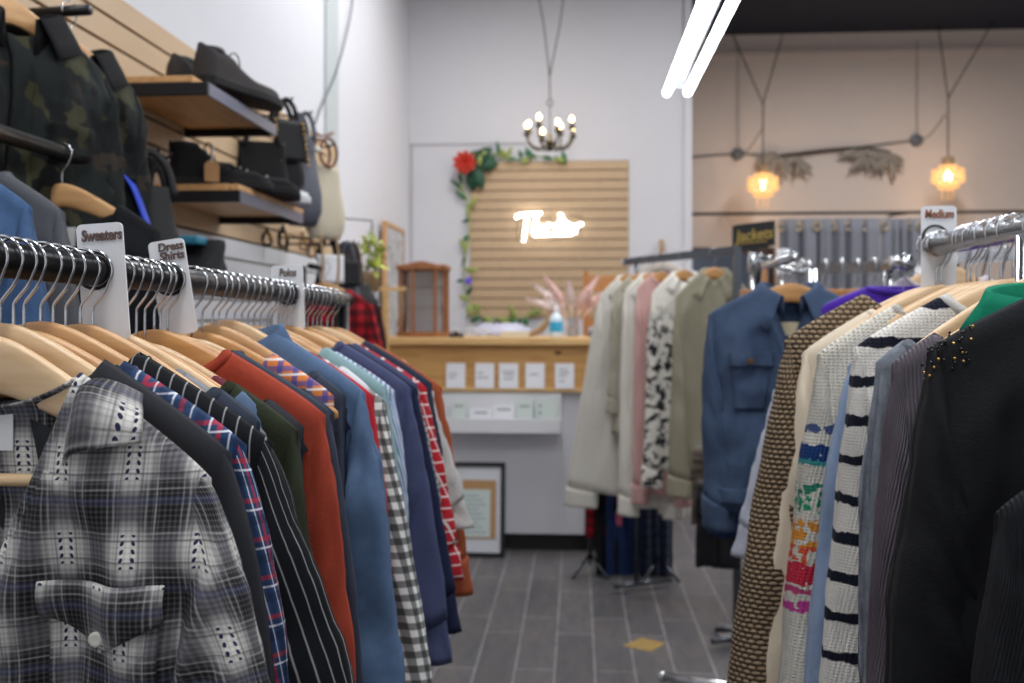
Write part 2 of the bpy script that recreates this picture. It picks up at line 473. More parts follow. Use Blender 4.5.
def shirt_collar(g, m, parent, up=.02, leaf=.042, out=.016, A=2.55, drop=.05, depth=.017, spread=1.0, n=40, name='collar', lap=1.3):
    rows = []; uvs = []; zn = g.shz(g.neck); acc = 0; last = None
    for k in range(n + 1):
        a = -A + 2 * A * k / n; e = abs(a) / A
        x = g.neck * sin(a) * spread * (1 if e < .6 else lerp(1, .55 if drop < .1 else .8, (e - .6) / .4) if drop < .1 else 1)
        y = depth * cos(a); z = zn + .0 - drop * ((1 - cos(a)) / 2) ** 1.4 - g.dip * max(0, cos(a)) ** 2
        nd = Vector((sin(a), cos(a) * .45, 0)); p = Vector((x, y, z - .012))
        lf = leaf * (1 + (lap - 1) * e ** 5)
        pr = [p + Vector((0, 0, -.012)), p + nd * .002 + Vector((0, 0, up * .5)), p + nd * .004 + Vector((0, 0, up)), p + nd * (.004 + out * .5) + Vector((0, 0, up + .002)),
              p + nd * (.004 + out) + Vector((0, 0, up - .012)), p + nd * (.004 + out * 1.5 + .3 * lf * .6) + Vector((0, 0, up - .012 - lf * .5)), p + nd * (.004 + out * 1.8 + .6 * lf * .6) + Vector((0, 0, up - .01 - lf))]
        if last is not None: acc += (p - last).length
        last = p
        rows.append(pr); uvs.append([(acc, i * .016) for i in range(7)])
    return MB().grid(rows, uv=uvs).build(name, m, parent, solid=.003)

def crew(g, m, parent, r=.007, n=36, depth=.012, name='neckband'):
    pts = []
    for k in range(n):
        a = 2 * pi * k / n; x = g.neck * sin(a); f = cos(a) < 0
        z = (g.top(x * .999, True) if f else g.shz(g.neck) - g.dip * cos(a) ** 2) - .004
        pts.append((x, depth * cos(a) - .004, z))
    rows = []; uvs = []
    mb = MB(); mb.tube(pts, r, 10, closed=True)
    for fi, f in enumerate(mb.f): mb.uv[fi] = [((i // 10) * .012, (i % 10) * .006) for i in f]
    return mb.build(name, m, parent)

def strip(g, m, parent, x0, x1, z0, z1, name, lift=.004, n=24, nx=6, solid=.002, x0b=None, x1b=None):
    """a band lying on the front sheet (placket, pocket, yoke, flap)"""
    rows = []; uvs = []
    x0b = x0 if x0b is None else x0b; x1b = x1 if x1b is None else x1b
    for i in range(n + 1):
        t = i / n; z = lerp(z0, z1, t); r = []; q = []
        for j in range(nx + 1):
            x = lerp(lerp(x0, x0b, t), lerp(x1, x1b, t), j / nx); p = g.front(x, z); p.y -= lift
            r.append(p); q.append((x, z))
        rows.append(r); uvs.append(q)
    return MB().grid(rows, uv=uvs).build(name, m, parent, solid=solid)
def button(g, m, parent, x, z, r=.006, lift=.007):
    p = g.front(x, z); p.y -= lift
    prof = [(.0005, .0), (r, 0), (r * 1.05, .0012), (r * .85, .0026), (r * .5, .0018), (.0005, .0018)]
    o = MB().lathe(prof, n=18).build('button', m, parent, loc=p, rot=(pi / 2, 0, 0)); return o

def garment(name, label, cat, loc, rz, g, m, nk='shirt', cuff='band', sleeves=(1, -1), m2=None, group=None, placket=True, short=False, trim=None, sn=26):
    t = thing(name, label, cat, loc, rz, group)
    body(g, m, t)
    for s in sleeves: sleeve(g, m, t, s, None if short else cuff, cuff_m=m2 if cuff == 'rib' else None, n=sn)
    if nk == 'shirt':
        shirt_collar(g, m2 or m, t)
        if placket: strip(g, m, t, -.016, .016, g.top(0, True) - .004, -g.L + .01, 'placket')
    elif nk == 'crew': crew(g, m2 or m, t)
    
    elif nk == 'coat': shirt_collar(g, m2 or m, t, up=.026, leaf=.065, out=.02, drop=.07)
    return t
# ------------------------------------------------------------------ left rack
XL, ZL = -.51, H + .05
def zl(y): return ZL - .012 * (y - .9)
def left_y(px): # depth of a hook whose right side shows at px
    return PX(px, 300, XL + .022).y
# garment materials -------------------------------------------------
def flannel_pat(t, u, v, base):
    pu, pv = .057, .07
    def loc(c, p): return t.math('SUBTRACT', t.math('FRACT', t.math('DIVIDE', t.math('ADD', c, 20 * p), p)), .5)
    lu, lv = loc(u, pu), loc(v, pv)
    au = t.math('ABSOLUTE', lu); av = t.math('ABSOLUTE', lv)
    fu = t.rng(au, .1, .38); fv = t.rng(av, .1, .38)
    f = t.math('MULTIPLY', t.math('ADD', fu, fv), .5)
    c = t.ramp(f, [(0, lin((224, 221, 214))), (.25, lin((176, 174, 170))), (.5, lin((96, 94, 98))), (.75, lin((46, 44, 48))), (1, lin((20, 19, 22)))])
    for cc, p, o, w, col, a in ((u, pu, .012, .0011, (226, 224, 220), .3), (u, pu, .017, .0009, (226, 224, 220), .2), (u, pu, -.013, .0011, (226, 224, 220), .26), (u, pu, -.02, .0009, (225, 222, 220), .5),
                                (v, pv, .013, .0011, (226, 224, 220), .26), (v, pv, -.014, .0011, (226, 224, 220), .24), (v, pv, .021, .0009, (226, 224, 220), .3),
                                (u, pu, .008, .0013, (40, 38, 42), .7), (u, pu, -.0085, .0013, (40, 38, 42), .7), (v, pv, .0085, .0013, (40, 38, 42), .7), (v, pv, -.0085, .0013, (40, 38, 42), .7), (v, pv, .03, .006, (70, 76, 112), .35), (u, .0044, 0, .001, (214, 212, 208), .08), (v, .0044, 0, .001, (214, 212, 208), .08), (u, .0044, .0022, .0012, (20, 20, 22), .22), (v, .0044, .0022, .0012, (20, 20, 22), .22)):
        c = t.mix(t.math('MULTIPLY', t.band(cc, p, o, w), a), c, lin(col))
    du = t.math('SUBTRACT', t.math('MULTIPLY', au, pu), .0042)     # two columns of leaf dots in each light square
    dv = t.math('MULTIPLY', t.math('SUBTRACT', t.math('FRACT', t.math('ADD', t.math('DIVIDE', t.math('ADD', t.math('MULTIPLY', lv, pv), t.math('MULTIPLY', du, .5)), .0066), .5)), .5), .0066)
    e = t.math('ADD', t.math('POWER', t.math('DIVIDE', du, .0016), 2), t.math('POWER', t.math('DIVIDE', dv, .0021), 2))
    k = t.math('MULTIPLY', t.rng(e, 1.1, .8), t.math('LESS_THAN', t.math('MULTIPLY', av, pv), .0135))
    return t.mix(k, c, lin((38, 42, 70)))
f_flannel = fabric('grey plaid flannel', (150, 150, 150), pattern=flannel_pat, strength=.6)
f_black = fabric('black cotton', (26, 26, 29))
f_char = fabric('charcoal cotton', (40, 41, 46))
f_navyplaid = fabric('navy plaid cotton', (38, 62, 98), pattern=plaid([('u', .034, 0, .004, (165, 44, 62), .8), ('v', .034, 0, .004, (165, 44, 62), .8), ('u', .034, .008, .0016, (225, 228, 235), .8), ('v', .034, .008, .0016, (225, 228, 235), .8), ('u', .034, .017, .008, (16, 24, 52), .45), ('v', .034, .017, .008, (16, 24, 52), .45), ('u', .034, -.009, .0012, (225, 228, 235), .7)]))
f_pin = fabric('black pinstripe', (13, 15, 20), pattern=plaid([('u', .0125, 0, .0009, (205, 205, 205), .6)]))
f_ltblue = fabric('light blue chambray', (150, 168, 182))
f_grey = fabric('heather grey', (136, 138, 142), 'fuzzy')
f_olive = fabric('olive knit', (44, 50, 34), 'fuzzy')
f_orange = fabric('rust orange knit', (156, 62, 42), 'fuzzy', var=.15)
f_navy = fabric('navy cotton', (38, 44, 62))
f_slate = fabric('slate cotton', (52, 58, 72))
f_denim = fabric('blue chambray denim', (78, 100, 130), 'twill', var=.25)
f_madras = fabric('orange and blue madras', (206, 120, 60), pattern=plaid([('u', .02, 0, .007, (52, 70, 140), .8), ('v', .02, 0, .007, (52, 70, 140), .7), ('v', .02, .008, .003, (232, 226, 220), .8)]))
f_ging = fabric('black and white gingham', (232, 232, 228), pattern=plaid([('u', .022, 0, .011, (16, 17, 20), .72), ('v', .022, 0, .011, (16, 17, 20), .72)]))
f_mint = fabric('mint cotton', (132, 160, 164))
f_indigo = fabric('slate indigo knit', (68, 74, 106), 'fuzzy')
f_deep = fabric('deep navy knit', (26, 32, 60), 'fuzzy')
f_stripe = fabric('grey striped knit', (150, 152, 154), pattern=plaid([('v', .012, 0, .004, (70, 72, 78), .8)]))
f_redpat = fabric('red patterned knit', (170, 30, 42), pattern=plaid([('u', .03, 0, .003, (232, 226, 222), .85), ('v', .022, 0, .003, (232, 226, 222), .8)]))
f_rust = fabric('rust jacket cotton', (150, 76, 46))
f_cream = fabric('oatmeal knit', (190, 188, 184), 'knit', p=.005)
f_red = fabric('red cotton', (170, 34, 46))
f_bw = fabric('black and white check', (225, 228, 228), pattern=plaid([('u', .018, 0, .007, (20, 22, 24), .8), ('v', .018, 0, .007, (20, 22, 24), .7)]))
f_white = fabric('white cotton', (214, 216, 220))
f_teal = fabric('teal cotton', (44, 92, 104))
f_wine = fabric('wine cotton', (96, 34, 48))
f_bluest = fabric('blue striped cotton', (120, 140, 172), pattern=plaid([('u', .008, 0, .003, (226, 230, 238), .8)]))
m_pearl = mat('pearl button', (206, 202, 190), .3)
m_dbtn = mat('dark button', (40, 38, 40), .35)
m_brass = mat('brass stud', (190, 150, 80), .3, 1.0)
m_card = mat('white plastic', (226, 228, 232), .35)
m_ink = mat('brown ink', (104, 84, 78), .7)
m_label = mat('woven label', (214, 214, 214), .8)

rack = thing('garment_rack', 'long black pipe clothes rack full of shirts on the left', 'clothes rack', (XL, 0, 0))
y_end = PX(345, 300, XL).y; y_near = .34
MB().tube([(0, y_near, zl(y_near)), (0, y_end, zl(y_end))], .0165, 20).build('rail', m_blackpipe, rack)
for yy in (y_near + .03, y_end - .03):
    MB().tube([(0, yy, .04), (0, yy, zl(yy))], .0165, 16).build('post', m_blackpipe, rack)
    MB().tube([(-.24, yy, .03), (.24, yy, .03)], .0165, 12).build('foot', m_blackpipe, rack)
MB().tube([(0, y_near + .03, .16), (0, y_end - .03, .16)], .012, 12).build('bottom_rail', m_blackpipe, rack)
for yy in (y_near, y_end):
    MB().ball((0, yy, zl(yy)), (.019, .01, .019)).build('end_cap', m_blackpipe, rack)

HX = [9, 24, 37, 47, 63, 75, 87, 101, 113, 126, 136, 145, 155, 163, 172, 178, 185, 208, 218, 228, 234, 241, 249, 256, 262, 268, 274, 281, 285, 291, 295, 300, 306, 310, 315, 319, 324, 328, 332, 338, 343]
HY = [left_y(x) for x in HX]
HR = [radians(RND.uniform(-5, 5)) for _ in HX]
HD = [(-.004, .006, -.012, .0, .004, -.008)[i % 6] for i in range(len(HX))]
for _i, _d in ((4, .008), (6, -.008), (8, -.01), (10, -.004), (11, -.016), (12, -.016), (13, -.016), (14, .0), (15, -.016), (16, -.004), (17, -.012), (21, .014)): HD[_i] = _d
HS = {}
def LG(i): return (XL, HY[i], zl(HY[i]) - .062 + HD[i]), HR[i]

# ---- the flannel in front
g = G(half=.2, seed=3, slope=.74, neck=.088, vd=.2, vpow=1.0, dip=.03, thick=.022, wb=.225, flare=.02, fold=.01, out=.08, mid=.085, slen=.6, w1=.1, arm=.2, ry=.026, sy=-.012, nu=72, nv=60, wrk=.013, L=.7)
loc, rz = LG(0); loc = (loc[0] + .006, loc[1] - .016, loc[2]); rz = 0
fl_t = thing('flannel_shirt', 'grey and white plaid flannel shirt with open collar, nearest on the left rack', 'shirt', loc, rz)
fb = body(g, f_flannel, fl_t)
for s in (1, -1): sleeve(g, f_flannel, fl_t, s, 'band', n=40)
def spread_collar(g, m, parent):      # a collar lying open on both shoulders
    rows = []; uvs = []
    half = [((.0, .026, -.098), (0, .03, -.07), (0, .034, -.06), (0, .038, -.075), (0, .04, -.105)),
            ((.04, .02, -.09), (.042, .022, -.062), (.044, .026, -.05), (.05, .03, -.062), (.056, .03, -.09)),
            ((.066, .004, -.07), (.072, .004, -.048), (.08, .008, -.038), (.096, .014, -.042), (.112, .018, -.052)),
            ((.07, -.012, -.075), (.074, -.014, -.055), (.082, -.014, -.042), (.106, -.012, -.048), (.128, -.008, -.058)),
            ((.072, -.022, -.09), (.074, -.025, -.074), (.084, -.03, -.06), (.11, -.03, -.064), (.136, -.026, -.072)),
            ((.07, -.026, -.106), (.073, -.03, -.099), (.082, -.034, -.094), (.106, -.034, -.09), (.136, -.03, -.086))]
    full = [[(-x, y, z) for x, y, z in r] for r in half[:0:-1]] + half
    cols = [catmull([r[k] for r in full], 5) for k in range(5)]
    lines = [catmull([c[i] for c in cols], 3) for i in range(len(cols[0]))]
    acc = 0
    for i, r in enumerate(lines):
        if i: acc += (r[-1] - lines[i - 1][-1]).length
        rows.append(r); uvs.append([(j * .0062 + .02, acc) for j in range(len(r))])
    rows = [[Vector((q.x * 1.0 + (.017 if q.x > 0 else -.017) * min(1, abs(q.x) / .05), q.y * .85, q.z - .001)) for q in r] for r in rows]
    return MB().grid(rows, uv=uvs).build('collar', m, parent, solid=.0035)
spread_collar(g, f_flannel, fl_t)
# the two front edges of the open placket
for s in (1, -1):
    pts = [];
    for k in range(15):
        tt = k / 14; x = s * lerp(.068, .004, tt); z = lerp(-.105, g.top(0, True) - .004, tt); p = g.front(x * 1.02, z - .006); p.y -= .004; pts.append(p)
    rows = [[p + Vector((0, 0, 0)), p + Vector((s * .012, -.002, -.006)), p + Vector((s * .026, .0, -.013))] for p in pts]
    MB().grid(rows, uv=[[(q.x, q.z) for q in r] for r in rows]).build('placket_edge', f_flannel, fl_t, solid=.003)
strip(g, f_flannel, fl_t, -.018, .018, g.top(0, True) - .004, -g.L + .01, 'placket')
# chest pockets with pointed flaps
for s in (1, -1):
    x0, x1 = (.07, .172) if s > 0 else (-.172, -.07)
    strip(g, f_flannel, fl_t, x0, x1, -.225, -.36, 'chest_pocket', lift=.006, n=16, nx=12, solid=.004)
    rows = []; uvs = []
    for i in range(9):
        r = []; q = []
        for j in range(17):
            x = lerp(x0 - .003, x1 + .003, j / 16); e = 1 - abs(2 * j / 16 - 1)
            z = -.2 - (.028 + .028 * e) * i / 8; p = g.front(x, z); p.y -= .0105 + .004 * sin(pi * i / 8); r.append(p); q.append((x + .02, z + .015))
        rows.append(r); uvs.append(q)
    fo = MB().grid(rows, uv=uvs).build('pocket_flap', f_flannel, fl_t, solid=.004)
    button(g, m_pearl, fo, (x0 + x1) / 2, -.243, lift=.018)
for z in (-.275, -.36, -.45): button(g, m_pearl, fl_t, 0, z, .0058, .009)
MB().prism([(-.022, .012, -.062), (.022, .012, -.062), (.022, .012, -.1), (-.022, .012, -.1)], (0, .001, 0)).build('neck_label', m_label, fl_t, smooth=False)

gd = dict(half=.2, wb=.205, mid=.028, out=.06)
HL = {0: 'grey plaid flannel shirt'}
def L(i, name, label, cat, m, short, nk='shirt', cuff='band', m2=None, **k):
    loc, rz = LG(i); kk = dict(gd); kk.update(k); kk.setdefault('seed', i + 2); kk.setdefault('thick', .0135); kk.setdefault('ry', .015)
    g = G(**kk); HL[i] = short; HS[i] = kk.get('slope', SLOPE)
    return garment(name, label, cat, loc, rz, g, m, nk, cuff, m2=m2, short=kk.get('short_sleeves', False)), g
L(1, 'shirt', 'plain black shirt right behind the grey plaid flannel', 'shirt', f_char, 'plain black shirt', out=.055, mid=.06, half=.208, slen=.6, fold=.002, wrk=.003, slope=.68)
L(3, 'shirt', 'navy shirt with red and white plaid lines behind the black one', 'shirt', f_navyplaid, 'navy red plaid shirt', out=.06, mid=.055, half=.21, slen=.62)
L(4, 'pinstripe_jacket', 'black jacket with thin white pinstripes and a wide hanging sleeve', 'jacket', f_pin, 'pinstripe jacket', out=.19, mid=.06, slen=.62, w1=.2, half=.225, thick=.02, ry=.024, fold=.012, wrk=.012)
L(6, 'shirt', 'light blue shirt with its collar peeking behind the pinstripe jacket', 'shirt', f_ltblue, 'light blue shirt', out=.01, mid=.0, half=.19, wb=.19, slope=.68)
L(8, 'sweatshirt', 'heather grey sweatshirt in front of the olive sweater', 'sweatshirt', f_grey, 'heather grey sweatshirt', 'crew', 'rib', out=.0, mid=.0, half=.185, wb=.18, slope=.68)
L(10, 'sweater', 'dark olive ribbed sweater between pinstripe jacket and orange sweater', 'sweater', f_olive, 'olive sweater', 'crew', 'rib', out=.025, mid=.03, neck=.135, vd=.06, dip=.06, wrk=.01, half=.21)
L(14, 'sweater', 'rust orange sweater between the olive sweater and a navy jacket', 'sweater', f_orange, 'orange sweater', 'crew', 'rib', out=.045, mid=.03, slen=.5, neck=.09, wrk=.01, half=.208)
L(16, 'jacket', 'dark navy cotton jacket right behind the orange sweater', 'jacket', f_slate, 'navy jacket', 'coat', out=.06, slen=.62, half=.205, w1=.1, neck=.08, slope=.62)
L(18, 'shirt', 'orange and blue madras shirt, its collar before the denim shirt', 'shirt', f_madras, 'madras shirt', half=.18, wb=.18, out=.0, mid=0)
t, g = L(21, 'denim_shirt', 'faded blue denim shirt with a standing collar, midway on the left rack', 'shirt', f_denim, 'blue denim shirt', None, half=.21, wb=.22, out=.07, mid=.04, slen=.64, thick=.022, ry=.026, w1=.11, wrk=.018, fold=.014, neck=.075, dip=.03)
shirt_collar(g, f_denim, t, up=.036, leaf=.07, out=.016, drop=.06)
strip(g, f_denim, t, -.018, .018, g.top(0, True), -g.L + .01, 'placket')
p1 = strip(g, f_denim, t, .06, .165, -.22, -.35, 'chest_pocket', lift=.006, solid=.004)
strip(g, f_denim, t, .056, .169, -.205, -.245, 'pocket_flap', lift=.01, solid=.004)
L(23, 'shirt', 'black and white checked shirt behind the denim collar', 'shirt', f_bw, 'black and white checked shirt', half=.19)
L(24, 'shirt', 'red cotton shirt, only its shoulder showing behind the denim shirt', 'shirt', f_red, 'red shirt', half=.2, out=.04)
L(26, 'gingham_shirt', 'long black and white gingham shirt with its cuff low in the aisle', 'shirt', f_ging, 'gingham shirt', out=.11, slen=.66, half=.21, w1=.13, wrk=.01)
L(27, 'shirt', 'pale mint shirt next to the gingham one', 'shirt', f_mint, 'mint shirt', out=.05, slen=.5)
L(29, 'shirt', 'blue and white striped shirt near the middle of the rack', 'shirt', f_bluest, 'blue striped shirt', half=.2, out=.03, slen=.4)
L(31, 'sweater', 'slate blue knit sweater behind the gingham shirt', 'sweater', f_indigo, 'slate blue sweater', 'crew', 'rib', out=.075, half=.22, slen=.48, w1=.09)
L(33, 'sweater', 'deep navy sweater with long sleeves behind the slate blue one', 'sweater', f_deep, 'deep navy sweater', 'crew', 'rib', out=.085, half=.22, slen=.44, w1=.09)
L(34, 'sweater', 'slate blue cardigan with a white neck label, near the far end', 'sweater', f_indigo, 'slate blue cardigan', 'shirt', half=.215, out=.03, slen=.32)
L(35, 'sweater', 'grey striped knit top with a raised shoulder near the far end', 'sweater', f_stripe, 'grey striped top', 'crew', 'rib', out=.05, half=.215, slen=.24, w1=.1)
L(36, 'sweater', 'red sweater with white lines hanging low near the far end', 'sweater', f_redpat, 'red patterned sweater', 'crew', 'rib', out=.075, half=.22, slen=.37, w1=.08)
L(37, 'shirt', 'navy shirt squeezed against the rust jacket', 'shirt', f_navy, 'navy shirt', half=.225, out=.03, slen=.3)
L(38, 'sweater', 'oatmeal knit sweater with a wide short sleeve near the far end', 'sweater', f_cream, 'oatmeal sweater', 'crew', 'rib', out=.085, half=.225, slen=.27, w1=.1)
L(39, 'jacket', 'rust brown jacket, last but one on the left rack', 'jacket', f_rust, 'rust brown jacket', 'shirt', out=.06, half=.235, slen=.42, w1=.08)
L(12, 'shirt', 'wine red shirt hidden between the olive and orange sweaters', 'shirt', f_wine, 'wine red shirt', half=.17, wb=.16, out=.0, mid=0, slope=.72)
# slim garments squeezed between the others; they share one mesh per kind
FILL = {}; FILLED = set()
def filler(i, name, label, cat, m, short):
    loc, rz = LG(i); nk = 'shirt' if name == 'shirt' else 'crew'
    if nk not in FILL:
        o = garment(name, label, cat, loc, rz, G(half=.188, wb=.182, mid=.008, out=-.01, neck=.145, vd=.06, dip=.06, slope=.67, slen=.5, w1=.07, thick=.0135, ry=.012, seed=i), m, nk, None, group=None); FILL[nk] = o
    else:
        o = dup(FILL[nk], loc, rz, label); o.name = name
        for c in o.children:
            c.material_slots[0].link = 'OBJECT'; c.material_slots[0].material = m
    HL[i] = short; FILLED.add(i); return o
f_dkgreen = fabric('dark green cotton', (36, 52, 44)); f_bone = fabric('bone cotton', (204, 198, 186)); f_steelb = fabric('steel blue cotton', (84, 104, 130)); f_graph = fabric('graphite cotton', (48, 48, 54)); f_sand = fabric('sand cotton', (176, 156, 126))
for i, nm, lab, cat, m, sh in ((2, 'tee_shirt', 'black tee shirt squeezed between the black shirt and the navy plaid one', 'tee shirt', f_black, 'slim black tee'), (5, 'shirt', 'charcoal shirt between the pinstripe jacket and the light blue shirt', 'shirt', f_char, 'charcoal shirt'),
        (7, 'tee_shirt', 'slate tee shirt between the light blue shirt and grey sweatshirt', 'tee shirt', f_slate, 'slate tee by the grey sweatshirt'), (9, 'shirt', 'steel blue shirt between the grey sweatshirt and the olive sweater', 'shirt', f_steelb, 'steel blue shirt'),
        (11, 'tee_shirt', 'dark green tee shirt just behind the olive sweater', 'tee shirt', f_dkgreen, 'dark green tee'), (13, 'shirt', 'graphite shirt just before the orange sweater', 'shirt', f_graph, 'graphite shirt'), (15, 'tee_shirt', 'black tee shirt between the orange sweater and the navy jacket', 'tee shirt', f_black, 'black tee behind orange'),
        (17, 'shirt', 'navy shirt between the navy jacket and the madras shirt', 'shirt', f_navy, 'navy shirt by the madras one'), (19, 'tee_shirt', 'slate tee shirt behind the madras shirt', 'tee shirt', f_slate, 'slate tee'), (20, 'shirt', 'dark navy shirt right before the denim shirt', 'shirt', f_deep, 'dark navy shirt'),
        (22, 'shirt', 'bone white shirt right behind the denim shirt', 'shirt', f_bone, 'bone white shirt'), (25, 'tee_shirt', 'white tee shirt right before the gingham shirt', 'tee shirt', f_white, 'white tee by the gingham shirt'), (28, 'tee_shirt', 'teal tee shirt behind the mint shirt', 'tee shirt', f_teal, 'teal tee'),
        (30, 'shirt', 'red shirt between striped shirt and slate blue sweater', 'shirt', f_red, 'second red shirt'), (32, 'tee_shirt', 'heather grey tee shirt between the slate blue and navy sweaters', 'tee shirt', f_grey, 'grey tee'), (40, 'shirt', 'sand shirt at the very far end of the left rack', 'shirt', f_sand, 'sand shirt')):
    filler(i, nm, lab, cat, m, sh)
for i in range(len(HX)):
    half = .2
    if i in HL: lab = 'wooden hanger holding the ' + HL[i]; grp = 'wooden hangers on the left rack'
    else: lab = 'bare-looking wooden hanger packed among others on the black left rail'; grp = 'crowded wooden hangers on the left rail'
    hanger((XL, HY[i], zl(HY[i])), HR[i], lab, .165 if i in FILLED else .186, [0, 2, 1, 0][i % 4] if i else 2, bar=(i in (0,)), group=grp, dh=HD[i], slope=HS.get(i, .67 if i in FILLED else SLOPE) if i else .74)

# ---- size signs that hang over the rail
def divider(px, py_top, w, h, label, body_, size, y, yaw=0, tilt=0.0, lines=.8, X=XL, Z=ZL, dx=0.0, m=None, tw=None):
    t = thing('rack_sign', label, 'sign', (X + dx, y, zl(y) if X == XL else Z), yaw, 'hanging size signs')
    zc = -(h / 2) + .05
    pts = [(a, 0, b + zc) for a, b, in [(q[0], q[2]) for q in rounded_rect(w, h, .006)]]
    MB().prism(pts, (0, .0022, 0)).build('plate', m_card, t, rot=(0, tilt, 0), smooth=False)
    MB().lathe([(.0175, -.0008), (.021, 0), (.0175, .0008)], n=24, cap=False).build('hole_rim', m_black, t, rot=(pi / 2, 0, 0), loc=(-dx, -.001, 0))
    text('lettering', body_, size, m or m_ink, t, Vector((0, -.0012, .05 - (.013 if '\n' not in body_ else .0145))), (pi / 2, tilt, 0), off=.0004, shear=.1, lines=lines, sx=.72 if '\n' not in body_ else .95)
    return t
divider(100, 232, .050, .125, 'white plastic divider reading Sweaters on the black rail', 'Sweaters', .0165, HY[8] + .004, radians(2), radians(-4), dx=.008)
divider(176, 243, .046, .12, 'white plastic divider reading Dress Shirts on the black rail', 'Dress\nShirts', .0145, HY[16] + .006, radians(2), radians(-9), dx=.002)
divider(280, 265, .058, .115, 'white plastic divider reading Polos on the black rail', 'Polos', .0195, HY[31] + .006, 0, radians(-2), dx=-.002)
# ------------------------------------------------------------------ right rack
XG, ZG = .56, H + .112
def right_y(px): return PX(px, 250, XG).y
def colour_sweater(t, u, v, base):
    w = t.math('ADD', t.math('ADD', v, .105), t.math('MULTIPLY', t.math('SUBTRACT', t.noise(t.uv()[2], 55, 2), .5), .02))
    def bandv(a, b): return t.math('MULTIPLY', t.math('LESS_THAN', w, -a), t.math('GREATER_THAN', w, -b))
    n = t.noise(t.uv()[2], 70, 2)
    for a, b, c, th in ((.10, .112, (70, 86, 130), .45), (.128, .15, (26, 62, 120), .3), (.15, .158, (60, 150, 150), .3), (.185, .20, (40, 128, 104), .48), (.20, .225, (34, 150, 110), .5), (.235, .275, (226, 150, 54), .5), (.275, .30, (220, 92, 62), .5), (.30, .33, (206, 48, 72), .35), (.335, .345, (190, 70, 120), .35), (.355, .37, (196, 70, 150), .42)):
        base = t.mix(t.math('MULTIPLY', bandv(a, b), t.math('GREATER_THAN', n, th)), base, lin(c))
    return base
def navy_stripe(t, u, v, base):
    w = t.math('ADD', v, t.math('MULTIPLY', t.math('SUBTRACT', t.noise(t.uv()[2], 60, 3), .5), .012))
    return t.mix(t.band(w, .05, .008, .0135, .0008), base, lin((18, 22, 38)))
f_card = fabric('taupe chunky knit', (152, 130, 104), 'chunky', p=.0105, strength=.9, var=.2)
f_ecru = fabric('ecru fine knit', (214, 200, 178), 'weave', var=.06)
f_colour = fabric('white knit with coloured bands', (214, 210, 198), 'knit', p=.006, pattern=colour_sweater, strength=.9)
f_blue = fabric('blue fuzzy mohair', (134, 158, 194), 'fuzzy', strength=1.0, var=.25, sheen=.5)
f_str = fabric('white knit with navy stripes', (226, 222, 214), 'knit', p=.005, pattern=navy_stripe, strength=.8)
f_tweed = fabric('grey tweed knit', (128, 134, 144), 'fuzzy', var=.6, strength=.9)
f_mauve = fabric('mauve ribbed knit', (98, 90, 98), 'rib', p=.0042, strength=.7)
f_green = fabric('emerald jersey', (0, 112, 84), 'fuzzy', strength=.3)
f_blk = fabric('black knit', (19, 20, 23), 'fuzzy', strength=.5, var=.3)
f_blk2 = fabric('black ribbed knit', (22, 23, 27), 'rib', p=.004, strength=.5)
f_purple = fabric('violet knit', (66, 24, 150), 'fuzzy', sheen=.3)
f_lilac = fabric('pale lilac knit', (214, 204, 212), 'fuzzy', strength=.8, sheen=.3)
f_ltgrey = fabric('pale grey fleece', (176, 180, 194), 'fuzzy')
f_wht = fabric('white fur trim', (232, 230, 226), 'fuzzy', strength=1.0, sheen=.6)
m_jet = mat('jet beads', (12, 12, 14), .15)
rr = thing('garment_rack', 'chrome clothes rack full of sweaters on the right', 'clothes rack', (XG, 0, 0))
ry_end = right_y(940) - .0
MB().tube([(0, .3, ZG), (0, ry_end + .015, ZG)], .0165, 20).build('rail', m_chrome, rr)
MB().lathe([(.0005, 0), (.018, 0), (.018, .008), (.012, .011), (.0005, .011)], n=20).build('end_cap', m_chrome, rr, loc=(0, ry_end + .013, ZG), rot=(-pi / 2, 0, 0))
for yy in (.36, 1.2):
    MB().tube([(0, yy, .04), (0, yy, ZG)], .014, 14).build('post', m_chrome, rr)
    MB().tube([(-.25, yy, .03), (.25, yy, .03)], .014, 12).build('foot', m_chrome, rr)
RH = {}
def R_(stem, name, label, cat, m, short, nk='crew', cuff='rib', m2=None, rz=0.0, hl=True, dz=0.0, bar=False, woodi=None, **k):
    y = right_y(stem); kk = dict(half=.21, wb=.215, mid=.03, out=.06, thick=.0145, ry=.017, L=.72, seed=int(stem) % 97 / 5, neck=.1); kk.update(k)
    rz = rz + radians(RND.uniform(-2, 2)); g = G(**kk)
    o = garment(name, label, cat, (XG, y, ZG - .062 + dz), rz, g, m, nk, cuff, m2=m2, short=kk.get('short', False))
    if hl: hanger((XG, y, ZG), rz, 'wooden hanger holding the ' + short, min(.195, g.half - .018), dh=(dz if dz < -.05 else 0.0), wood_i=woodi if woodi is not None else [2, 0, 2][int(stem) % 3], bar=bar, group='wooden hangers on the right rack', slope=g.slope)
    return o, g
R_(930, 'cardigan', 'taupe chunky knit cardigan, farthest on the right chrome rack', 'cardigan', f_card, 'taupe chunky cardigan', None, None, half=.226, out=.108, mid=.035, slen=.66, w1=.13, thick=.028, ry=.036, neck=.1, dz=.016, slope=.56)
o, g = R_(936, 'cardigan', 'thin ecru cardigan between the chunky cardigan and the colourful sweater', 'cardigan', f_ecru, 'thin ecru cardigan', 'crew', 'band', half=.205, out=.085, mid=.03, slen=.66, w1=.1, dz=-.006)
R_(967, 'sweater', 'white knit sweater with blue, green, orange and pink bands', 'sweater', f_colour, 'white sweater with coloured bands', 'crew', 'rib', out=.07, mid=.03, slen=.64, w1=.11, thick=.024, ry=.026, wrk=.01)
